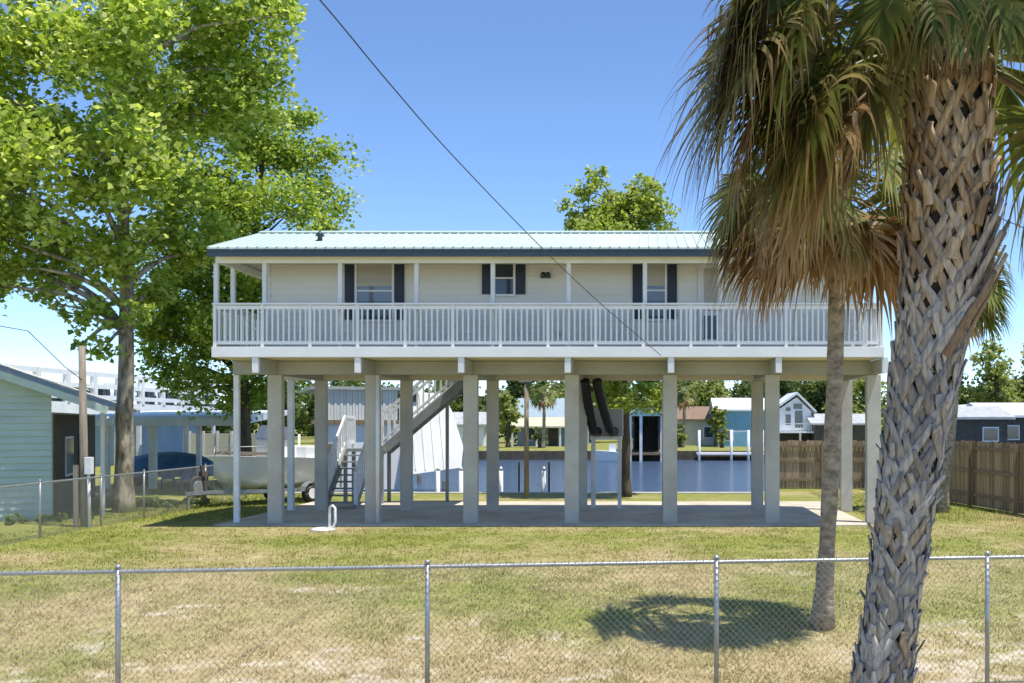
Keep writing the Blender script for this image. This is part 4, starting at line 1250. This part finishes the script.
for i in range(10):
    ya = by0 + .1 + (by1 - by0 - .2) * i / 10
    MB().box(bx1 - .5, bx1 - .44, ya + .25, ya + 2.33, 3.58, 4.5).build('window', M['glass'], WB)  # added dark panels that make the open lower row of rail gaps read dark
deck_rail((bx0 + .1, by0 + .1, 0), (bx1 - .3, by0 + .1, 0), 4)
deck_rail((bx0 + .1, by1 - .1, 0), (bx1 - .3, by1 - .1, 0), 4)

# white metal boathouse beside the canal, seen past the stairs
MBH = thing('metal_boathouse', 'white and grey metal boathouse seen past the stairs', 'boathouse', (X(365, 45), 47, -.6), 0)
y0 = 45.0
xa, xb, xc = X(322, y0), X(398, y0), X(437, y0)
m = MB()
for i in range(26):
    x = xa - .9 + i * .13; m.box(x, x + .115, y0 - .03 - (.02 if i % 2 else 0), y0 + .02, Z(420, y0), Z(390, y0))
m.build('gable_panel', M['corr'], MBH)
MB().box(xa - 1.2, xb + .1, y0 - .2, y0 + 7, Z(390, y0), Z(387, y0)).build('roof', M['greyroof'], MBH)
MB().box(xa - 1.2, xb - .3, y0 - .1, y0 - .02, Z(424, y0), Z(420.2, y0)).build('lintel', M['plank'], MBH)
MB().box(xa - 1.0, xb - .4, y0 + .1, y0 + .2, -.5, Z(424.2, y0)).build('wall', M['white'], MBH)
MB().box(xa + 2.95, xa + 3.3, y0 + .05, y0 + .1, Z(420, y0), Z(391, y0)).build('doorway', M['dark'], MBH)
m = MB()   # slanting white lean-to sheet
up_ = [(xb - .35, Z(393, y0)), (X(425, y0), Z(393, y0)), (X(433, y0), Z(411, y0)), (X(441, y0), Z(447, y0)), (X(437, y0), Z(468, y0)), (xb - .6, Z(474, y0))]
top_ = Z(393, y0)
fr_ = [(x, y0 + .2 - (top_ - z) * .40, z) for x, z in up_]; bk_ = [(x, y0 + .34 - (top_ - z) * .40, z + .04) for x, z in up_]
k = len(up_)
m.add(fr_ + bk_, [tuple(range(k)), tuple(reversed(range(k, 2 * k)))] + [(i, i + k, (i + 1) % k + k, (i + 1) % k) for i in range(k)])
for x in np.arange(xb - .3, X(424, y0), .42):
    zz = Z(393, y0) - .02; zb_ = Z(472, y0) + .1
    m.bar((x, y0 + .19 - (top_ - zz) * .40, zz), (x, y0 + .19 - (top_ - zb_) * .40, zb_), .05, .05, (0, -1, 0))
m.build('lean_to_roof', M['corr'], MBH)
m = MB()
for x in (xa - .9, xa + 1.2, xb - .4, xc - .4):
    for yy in (y0 + .35, y0 + 6.3): MB().box(x - .1, x + .1, yy - .1, yy + .1, -2.2, -.2).build('piling', M['pole'], MBH)

MBH.rotation_euler = (0, 0, R(24))

# ------------------------------------------------------------------ boat on its trailer
bo = Vector((-12.75, 29.7, 0)); brz = R(58)
BT = thing('motor_boat', 'white motor boat with dark foredeck parked beside the house', 'boat', (bo.x, bo.y, .45), brz)
L_b = 4.0
secs = []
NS = 12
for i in range(NS + 1):
    u = i / NS
    x = u * L_b
    hw = .92 * (1 - (1 - min(u / .62, 1)) ** 2.1) * .98 + .01
    kz = .42 * (1 - min(u / .35, 1)) ** 1.7
    sheer = 1.08 - .16 * min(u / .8, 1)
    ch = kz + .22 + .25 * (1 - min(u / .4, 1))
    secs.append([(x - .35 * (1 - u) ** 3, -hw, sheer), (x, -hw * .93, sheer * .72 + .1), (x, -hw * .78, ch), (x, 0, kz), (x, hw * .78, ch), (x, hw * .93, sheer * .72 + .1), (x - .35 * (1 - u) ** 3, hw, sheer)])
vv = [v for s in secs for v in s]; ff = []
for i in range(NS):
    for k in range(6): ff.append((i * 7 + k, (i + 1) * 7 + k, (i + 1) * 7 + k + 1, i * 7 + k + 1))
ff += [tuple(NS * 7 + k for k in range(7))]
MB().add(vv, ff, True).build('hull', M['hull'], BT, world=False)
m = MB()
dv = []
for i in range(NS + 1):
    s = secs[i]; dv += [(s[0][0], s[0][1] * .97, s[0][2] - .03), (s[6][0], s[6][1] * .97, s[6][2] - .03)]
m.add(dv, [(2 * i, 2 * i + 1, 2 * i + 3, 2 * i + 2) for i in range(NS)])
m.build('deck', M['hull'], BT, world=False)
m = MB(); m.add([(.25, -.3, 1.10), (.25, .3, 1.10), (1.5, .72, 1.04), (1.5, -.72, 1.04), (.3, -.25, 1.18), (.3, .25, 1.18), (1.45, .62, 1.14), (1.45, -.62, 1.14)], [(4, 5, 6, 7), (0, 1, 5, 4), (1, 2, 6, 5), (2, 3, 7, 6), (3, 0, 4, 7)])
m.build('foredeck_cover', M['dark'], BT, world=False)
MB().box(1.75, 2.35, -.42, .42, .92, 1.55).build('console', M['hull'], BT, world=False, bevel=.05)
m = MB(); m.add([(1.72, -.48, 1.55), (1.72, .48, 1.55), (1.95, .42, 1.95), (1.95, -.42, 1.95), (2.4, .5, 1.5), (2.35, .44, 1.85), (2.4, -.5, 1.5), (2.35, -.44, 1.85)], [(0, 1, 2, 3), (1, 4, 5, 2), (0, 3, 7, 6)])
m.build('windscreen', M['glass2'], BT, world=False)
for sx in (-.45, .45): MB().box(2.75, 3.2, sx - .25, sx + .25, .85, 1.3).build('boat_seat', M['white'], BT, world=False, bevel=.04)
m = MB().box(L_b + .02, L_b + .42, -.17, .17, .72, 1.35); m.box(L_b + .1, L_b + .28, -.07, .07, .05, .72)
m.build('outboard_motor', M['dark'], BT, world=False, bevel=.04)
m = MB()
for sy in (-1, 1): m.tube([(.1, sy * .12, 1.1), (.35, sy * .42, 1.32), (1.2, sy * .78, 1.32), (1.5, sy * .84, 1.06)], .014, 6)
m.build('bow_rail', M['galv'], BT, world=False)
MB().add([(0, 0, 0)], []) 
TLr = thing('boat_trailer', 'galvanised trailer under the white motor boat', 'trailer', (bo.x, bo.y, 0), brz)
m = MB(); m.bar((-.9, 0, .45), (.6, 0, .45), .09, .1); m.bar((.6, 0, .45), (1.4, -.7, .42), .08, .1); m.bar((.6, 0, .45), (1.4, .7, .42), .08, .1)
m.bar((1.4, -.7, .42), (3.9, -.7, .42), .08, .1); m.bar((1.4, .7, .42), (3.9, .7, .42), .08, .1)
for x in (1.5, 2.7, 3.8): m.bar((x, -.7, .42), (x, .7, .42), .08, .08)
m.build('frame', M['galv'], TLr, world=False)
m = MB(); m.bar((-.25, 0, .5), (-.38, 0, 1.25), .08, .08); m.cbox(-.32, 0, 1.0, .2, .16, .14); m.build('winch_post', M['dark'], TLr, world=False)
MB().bar((-.8, 0, 0), (-.8, 0, .5), .06, .06).build('jockey_leg', M['galv'], TLr, world=False)
for sy in (-1, 1):
    wy = .92 * sy
    w_ = MB().tube([(2.75, wy - .08, .29), (2.75, wy - .09, .29), (2.75, wy + .09, .29), (2.75, wy + .08, .29)], [.22, .29, .29, .22], 20).build('wheel', M['black'], TLr, world=False)
    MB().tube([(2.75, wy - .1, .29), (2.75, wy + .1, .29)], [.16, .16], 14).build('rim', M['post'], w_, world=False)
    m = MB()
    for t0 in np.linspace(.2, 2.9, 7)[:-1]:
        t1 = t0 + .46
        m.bar((2.75 + .36 * math.cos(t0), wy, .29 + .36 * math.sin(t0)), (2.75 + .36 * math.cos(t1), wy, .29 + .36 * math.sin(t1)), .24, .02, (math.cos(t0), 0, math.sin(t0)))
    m.build('mudguard', M['galv'], TLr, world=False)
    MB().tube([(3.85, sy * 1.0, .42), (3.85, sy * 1.0, 2.1)], .04, 8).build('guide_post', M['post'], TLr, world=False)

# white stand on the grass
gy = 23.35
AN = thing('mooring_stand', 'small white round stand with a looped handle on the grass by the slab', 'stand', (X(324, gy), gy, 0))
MB().tube([(X(323, gy), gy, .0), (X(323, gy), gy, .05), (X(323, gy), gy, .075)], [.27, .27, .18], 20).build('base', M['post'], AN)
lp = [P(330, 529, gy), P(329.5, 515, gy), P(330, 507, gy), P(332.5, 505.5, gy), P(335, 508, gy), P(335.3, 522, gy), P(333.5, 527, gy), P(330.5, 527.5, gy)]
MB().tube(lp, .032, 8).build('loop_handle', M['post'], AN)

# ------------------------------------------------------------------ cables
def cable(label, pts, r=.012):
    m = MB().tube(pts, r, 6)
    o = m.build('overhead_cable', M['cable'], None, loc=pts[0])
    return tag(o, label, 'cable')
q0, q1 = P(300, -22, 9.0), P(662, 357, 23.6)
ctrl = [(320, 0, 9.5), (390, 84, 11.5), (455, 158, 14), (540, 246, 17.8), (600, 303, 20.6), (661, 355.5, 23.55)]
pts = []
cs = [P(150, -190, 5.5)] + [P(*c) for c in ctrl]
for i in range(len(cs) - 1):
    p0, p1, p2, p3 = cs[max(i - 1, 0)], cs[i], cs[i + 1], cs[min(i + 2, len(cs) - 1)]
    for k in range(8):
        t = k / 8
        pts.append(.5 * ((2 * p1) + (-p0 + p2) * t + (2 * p0 - 5 * p1 + 4 * p2 - p3) * t * t + (-p0 + 3 * p1 - 3 * p2 + p3) * t ** 3))
pts.append(cs[-1])
cable('dark service cable slanting down across the sky to the deck edge', pts, .008)
cable('thin dark cable in the sky above the green bungalow', [P(-40, 318, 24), P(0, 326, 24), P(28, 331, 24.1), P(64, 366, 24.2), P(82, 380, PYY - .12)], .011)
cable('thin dark cable right of the big palm trunk against the sky', [P(940, 190, 30), P(1000, 218, 32), P(1060, 243, 34)], .016)

# ------------------------------------------------------------------ near bank: seawall, pilings, poles
SW = MB()
SW.box(-15.4, 4.5, 35.55, 35.95, -1.6, .03)
swo = SW.build('seawall', M['cap'], loc=(-5.5, 35.7, -1)); tag(swo, 'pale concrete seawall cap along the near canal bank', 'wall')
pl_labels = [(438, 'white dock piling nearest the stairs'), (461, 'white dock piling left of the third front pillar'), (501, 'white dock piling just right of a rear pillar'), (544, 'white dock piling left of the central front pillar')]
for px, lab in pl_labels:
    t = thing('dock_piling', lab + ' at the canal edge', 'piling', (X(px, 36.4), 36.4, -2))
    MB().tube([(X(px, 36.4), 36.4, -2.1), (X(px, 36.4), 36.4, Z(470, 36.4))], .075, 12).build('shaft', M['post'], t)
    MB().tube([(X(px, 36.4), 36.4, Z(470, 36.4) + .002), (X(px, 36.4), 36.4, Z(466.5, 36.4))], [.085, .02], 12).build('cap', M['post'], t)
for px, lab in ((519, 'thin dark steel rod in the seawall beside the pale pole'), (549, 'thin dark steel rod in the seawall beside a white piling')):
    o = MB().tube([(X(px, 36), 36, -1.9), (X(px, 36), 36, Z(462, 36))], .035, 8).build('mooring_rod', M['dark'], loc=(X(px, 36), 36, -1.9)); tag(o, lab, 'rod')
o = thing('lamp_pole', 'pale weathered pole behind the house near the canal', 'pole', (X(526.5, 33.2), 33.2, 0))
MB().tube([(X(526.5, 33.2), 33.2, -.1), (X(526.5, 33.2), 33.2, 3.8)], [.085, .075], 10, wob=.03).build('shaft', M['pole'], o)
MB().box(X(519, 33.2), X(531, 33.2), 33.1, 33.3, 3.8, 3.9).build('lamp_arm', M['galv'], o)

# ------------------------------------------------------------------ far bank
fs = MB()
fs.box(-160, 160, 83.55, 83.9, -1.8, .12)
fso = fs.build('seawall', M['seawall'], loc=(0, 83.7, -1)); tag(fso, 'brown timber seawall along the far canal bank', 'wall')


def far_house(name, label, x, y, w, d, h, rh, wall, roof, axis='x', wins=(), ov=.4, base=.2, rz=0.0, cat='house', door=None):
    T = thing(name, label, cat, (x, y, base), rz)
    MB().box(-w / 2, w / 2, 0, d, 0, h).build('wall', M[wall], T, world=False)
    if axis == 'x':
        poly = [(-ov, h + .02), (d / 2, h + rh), (d + ov, h + .02), (d + ov, h + .18), (d / 2, h + rh + .18), (-ov, h + .18)]
        MB().prism(poly, -w / 2 - ov, w / 2 + ov, 'x').build('roof', M[roof], T, world=False)
        g = MB()
        for xx in (-w / 2 + .02, w / 2 - .02): g.add([(xx, 0, h), (xx, d, h), (xx, d / 2, h + rh)], [(0, 1, 2)])
        g.build('gable', M[wall], T, world=False)
    else:
        poly = [(-w / 2 - ov, h + .02), (0, h + rh), (w / 2 + ov, h + .02), (w / 2 + ov, h + .18), (0, h + rh + .18), (-w / 2 - ov, h + .18)]
        MB().prism(poly, -ov, d + ov, 'y').build('roof', M[roof], T, world=False)
        g = MB()
        for yy in (.02, d - .02): g.add([(-w / 2, yy, h), (w / 2, yy, h), (0, yy, h + rh)], [(0, 1, 2)])
        g.build('gable', M[wall], T, world=False)
    for (wx, wz, ww, wh) in wins:
        f = MB().box(wx - ww / 2 - .08, wx + ww / 2 + .08, -.06, -.002, wz - .08, wz + wh + .08).build('window', M['white'], T, world=False)
        MB().box(wx - ww / 2, wx + ww / 2, -.075, -.061, wz, wz + wh).build('pane', M['glass'], f, world=False)
    if door:
        MB().box(door - .45, door + .45, -.05, -.002, .02, 2.05).build('door', M['dark'], T, world=False)
    return T
far_house('cottage', 'small white cottage on the far bank seen left of the third front pillar', X(455, 97), 97, 5.5, 6, 1.9, 1.2, 'white', 'greyroof', 'x', [(-1.4, .7, 1.0, .9), (1.3, .7, 1.0, .9)], door=0)
fh = far_house('cottage', 'blue grey far house with a cream porch roof, left of the central pillar', X(551, 98), 98, 6.5, 7, 1.9, 2.6, 'greywall', 'greywall', 'x', [(-2, .6, .9, 1.1), (2.1, .6, .9, 1.1)], door=.2)
MB().prism([(-2.6, 1.75), (-2.6, 1.9), (-.45, 2.75), (-.45, 2.6)], -3.6, 3.6, 'x').build('porch_roof', M['creamroof'], fh, world=False)
for xx in (-3.4, -1.1, 1.1, 3.4): MB().box(xx - .09, xx + .09, -2.5, -2.32, 0, 1.78).build('porch_post', M['post'], fh, world=False)
far_house('cottage', 'pale walled far cottage with a brown roof left of the blue house', X(697, 100), 100, 5.6, 7, 2.4, 1.3, 'cream', 'brownroof', 'x', [(1.2, .8, 1.0, 1.0), (2.2, .8, .5, 1.0)], door=-1.8)
bl = far_house('waterfront_house', 'light blue two storey far house with a white roof and balcony', X(747, 95), 95, 6.6, 8, 3.3, 1.15, 'bluewall', 'whiteroof', 'x', [(-1.9, .6, .8, .9)], ov=.3)
bl.scale = (.88, .88, 1.0)
bw = MB()
bw.prism([(3.3, 1.5), (3.3, 3.5), (5.1, 4.6), (6.6, 3.3), (6.6, 1.5)], -1.2, 6, 'y'); bw.build('wing_wall', M['white'], bl, world=False)
MB().prism([(3.0, 3.55), (5.1, 4.85), (7.1, 3.15), (7.1, 3.35), (5.1, 5.08), (3.0, 3.78)], -1.7, 6.2, 'y').build('wing_roof', M['whiteroof'], bl, world=False)
for (wx, wz, ww, wh) in ((4.2, 2.0, .55, 1.0), (5.3, 1.75, .8, 1.6), (5.2, 3.5, .9, .5), (4.2, 3.3, .5, .35)):
    f = MB().box(wx - ww / 2 - .06, wx + ww / 2 + .06, -1.26, -1.202, wz - .06, wz + wh + .06).build('window', M['white'], bl, world=False)
    MB().box(wx - ww / 2, wx + ww / 2, -1.275, -1.261, wz, wz + wh).build('pane', M['glass'], f, world=False)
MB().box(2.6, 10.2, -3.2, -1.21, 1.30, 1.45).build('balcony', M['white'], bl, world=False)
m = MB()
for i in range(27): m.box(2.7 + i * .28 - .03, 2.7 + i * .28 + .03, -3.18, -3.12, 1.45, 2.1 if i > 13 else 1.9)
m.box(2.6, 10.2, -3.19, -3.11, 2.1, 2.18)
m.build('balcony_railing', M['white'], bl, world=False)
for xx in (2.8, 5.2, 7.6, 10.0): MB().box(xx - .1, xx + .1, -3.1, -2.9, -.1, 1.3).build('balcony_post', M['post'], bl, world=False)
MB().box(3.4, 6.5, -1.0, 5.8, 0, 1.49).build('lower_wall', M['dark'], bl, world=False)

# open boathouse over the water
OB = thing('open_boathouse', 'open sided boathouse with a pale green gable roof on the far bank', 'boathouse', (X(646, 82), 82, -.6))
bxl, bxr = X(630, 80), X(662, 80)
MB().prism([(bxl - .3, Z(416, 80)), ((bxl + bxr) / 2, Z(404.5, 80)), (bxr + .3, Z(416, 80)), (bxr + .3, Z(414, 80)), ((bxl + bxr) / 2, Z(402.5, 80)), (bxl - .3, Z(414, 80))], 79.7, 86, 'y').build('roof', M['tealroof'], OB)
MB().add([(bxl, 80, Z(416, 80)), (bxr, 80, Z(416, 80)), ((bxl + bxr) / 2, 80, Z(405, 80))], [(0, 1, 2)]).build('gable', M['tealroof'], OB)
MB().box(bxl + .2, bxr - .1, 84.2, 84.4, 0, 3.0).build('back_wall', M['dark'], OB)
for xx in (bxl + .25, bxr - .25): MB().box(xx - .05, xx + .05, 81.0, 84.2, .2, 3.0).build('side_wall', M['dark'], OB)
for xx in (bxl, (bxl + bxr) / 2 - .4, bxr):
    for yy in (80.1, 83.2): MB().box(xx - .11, xx + .11, yy - .11, yy + .11, -2.1, 3.0).build('post', M['post'], OB)
MB().box(bxl, bxr, 80.0, 84, -.1, .1).build('floor', M['plank'], OB)

# boat lift / white dock frame
DK = thing('dock', 'white framed boat lift and dock in front of the blue far house', 'dock', (X(730, 82), 82, -.6))
MB().box(X(697, 82), X(764, 82), 81.6, 83.5, -.15, .0).build('dock_deck', M['white'], DK)
for px in (699, 731, 748, 762):
    MB().tube([(X(px, 82), 81.7, -2.1), (X(px, 82), 81.7, Z(430, 82))], .11, 8).build('piling', M['post'], DK)
MB().box(X(731, 82), X(748, 82), 81.65, 81.75, Z(432, 82), Z(430.5, 82)).build('lift_beam', M['post'], DK)
SK = thing('skiff', 'small white skiff moored beside the open boathouse', 'boat', (X(607, 80), 80, -.6))
secs = []
for i in range(8):
    u = i / 7; x = X(592, 80) + u * 2.9; w = .7 * math.sin(math.pi * (.08 + .55 * u)); s = .55 + .2 * (1 - u)
    secs += [(x, 80 - w, s - .6 + .15), (x, 80 - w * .6, -.75), (x, 80 + w * .6, -.75), (x, 80 + w, s - .6 + .15)]
ff = []
for i in range(7):
    for k in range(3): ff.append((i * 4 + k, i * 4 + k + 1, i * 4 + k + 5, i * 4 + k + 4))
    ff.append((i * 4 + 3, i * 4, i * 4 + 4, i * 4 + 7))
ff += [(0, 1, 2, 3), (28, 29, 30, 31)]
MB().add(secs, ff).build('hull', M['white'], SK)
MB().box(X(609, 80), X(616, 80), 79.8, 80.2, .05, .75).build('console', M['white'], SK)

# houses beyond the right fence
far_house('shed_house', 'low dark house with a pale metal roof beyond the wooden fence, nearest the big palm', X(972, 66), 66, 4.6, 6, 2.45, .75, 'dark', 'greyroof', 'x', [(1.2, 1.1, .9, .8)], base=0.2)
far_house('shed_house', 'house with a small pale front gable roof beyond the wooden fence', X(974, 78), 78, 2.8, 6, 2.6, .9, 'greywall', 'whiteroof', 'y', [(0, 1.2, .9, .8)], base=.2)
far_house('shed_house', 'dark house with a long pale roof at the right edge beyond the wooden fence', X(1026, 72), 72, 5.0, 7, 2.6, .95, 'dark', 'whiteroof', 'x', [(-1.0, 1.1, .9, .9), (.8, 1.1, .9, .9)], base=.2)
far_house('shed_house', 'grey roofed shed beyond the wooden fence seen right of the last pillars', X(842, 92), 92, 5.0, 6, 2.0, .9, 'dark', 'greyroof', 'x', [(0, .8, .8, .8)], base=.2)


def far_tree(label, px, Y, top, wpx, mat_leaf, low=430, n=7, size=.42, dens=1.0, name='far_tree', group='trees on the far bank'):
    x = X(px, Y); zt = Z(top, Y); zl = Z(low, Y); wr = wpx * Y / F / 2
    cls = []
    for i in range(n):
        u = (i + .5) / n
        z = zl + (zt - zl) * u
        rr = wr * (.55 + .35 * math.sin(math.pi * min(1, u * 1.05 + .1)))
        rr2 = min(rr, (zt - zl) * .35)
        cls.append(((x + random.uniform(-.55, .55) * wr, Y + random.uniform(-.5, .5) * wr, min(z, zt - rr2 * .7)), rr2))
    cls.append(((x + wr * .6, Y, zl + (zt - zl) * .35), min(wr * .5, (zt - zl) * .3))); cls.append(((x - wr * .6, Y, zl + (zt - zl) * .4), min(wr * .5, (zt - zl) * .3)))
    zb = float(gz(x, Y))
    return tree(name, label, (x, Y, zb), [(x, Y, zb + (zt - zb) * .35), (x + .2, Y, zb + (zt - zb) * .8)], .2, cls, size, mat_leaf, M['darkbark'], dens, 9, False, group)
FT = [
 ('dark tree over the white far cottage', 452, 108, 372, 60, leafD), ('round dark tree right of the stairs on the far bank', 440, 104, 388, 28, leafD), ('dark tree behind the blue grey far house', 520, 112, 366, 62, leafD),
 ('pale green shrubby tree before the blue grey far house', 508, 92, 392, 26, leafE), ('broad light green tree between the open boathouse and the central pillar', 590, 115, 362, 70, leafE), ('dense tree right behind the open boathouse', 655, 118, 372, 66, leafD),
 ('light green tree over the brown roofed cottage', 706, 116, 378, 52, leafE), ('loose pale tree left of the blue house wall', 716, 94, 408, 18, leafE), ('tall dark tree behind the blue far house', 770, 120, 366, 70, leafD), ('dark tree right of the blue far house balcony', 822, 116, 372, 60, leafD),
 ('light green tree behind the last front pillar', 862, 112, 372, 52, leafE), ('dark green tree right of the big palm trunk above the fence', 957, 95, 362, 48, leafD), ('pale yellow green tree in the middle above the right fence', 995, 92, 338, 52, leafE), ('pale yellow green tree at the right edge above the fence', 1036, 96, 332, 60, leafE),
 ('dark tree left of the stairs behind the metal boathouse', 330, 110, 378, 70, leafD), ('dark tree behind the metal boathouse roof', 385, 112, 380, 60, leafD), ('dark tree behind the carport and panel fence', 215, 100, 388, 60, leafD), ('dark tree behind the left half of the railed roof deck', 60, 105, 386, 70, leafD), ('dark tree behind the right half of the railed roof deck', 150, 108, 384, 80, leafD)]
for lab, px, Y, top, w, ml in FT:
    far_tree(lab, px, Y, top, w, ml)
sh = [('round green shrub on the far lawn beside the cream porch', 540, 91, 428, 14, leafE), ('green shrub on the far lawn left of the brown roofed cottage', 680, 92, 424, 14, leafE), ('green shrub by the white far cottage door', 470, 92, 430, 14, leafD), ('green shrub beside the blue far house wall', 722, 91, 424, 10, leafE)]
for lab, px, Y, top, w, ml in sh:
    far_tree(lab, px, Y, top, w, ml, 444, 4, .3, 1.0, 'shrub', 'shrubs on the far bank')
plain_palm('thin palm on the far bank in front of the blue grey house', (X(543, 90), 90, .2), P(544, 392, 90), .15, .13, auto_fronds(16, .9, .8, .2), nl=12, wm=3)
plain_palm('thin palm on the far bank beside the brown roofed cottage', (X(683, 93), 93, .2), P(684, 392, 93), .15, .13, auto_fronds(16, .9, .8, .2), nl=12, wm=3)
# wooded horizon
n = 340
cs, rs = [], []
for i in range(n):
    x = random.uniform(-190, 150); y = random.uniform(132, 175)
    hmax = 9.0 if x > -60 else 6.5
    if x > 25: hmax = 11.0
    r = random.uniform(2.2, 4.2)
    cs.append(np.array((x, y, random.uniform(1.5, hmax - r * .5)))); rs.append(r)
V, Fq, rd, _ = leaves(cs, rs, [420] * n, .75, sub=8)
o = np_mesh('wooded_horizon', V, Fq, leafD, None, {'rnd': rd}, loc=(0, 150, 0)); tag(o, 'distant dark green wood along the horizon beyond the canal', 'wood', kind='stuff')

# weeds along the left fence and fence foot
def weeds(label, x, y, n, r, h):
    z0 = float(gz(x, y))
    c = [np.array((x + random.uniform(-r, r), y + random.uniform(-r * .6, r * .6), z0 + h * random.uniform(.25, .6))) for _ in range(8)]
    V, Fq, rd, _ = leaves(c, [h * .5] * 8, [n // 8] * 8, .09, sub=5)
    t = thing('weed_patch', label, 'weeds', (x, y, z0))
    np_mesh('foliage', V, Fq, weedm, t, {'rnd': rd})
weeds('leafy weeds at the foot of the side fence beside the bare trunk', X(150, 29), 29, 900, .9, .45)
weeds('leafy weeds by the trailer tongue in front of the boat', X(180, 30), 30, 700, .8, .35)
weeds('leafy weeds between the wooden pole and the green bungalow', X(60, 25.2), 25.2, 700, 1.0, .35)
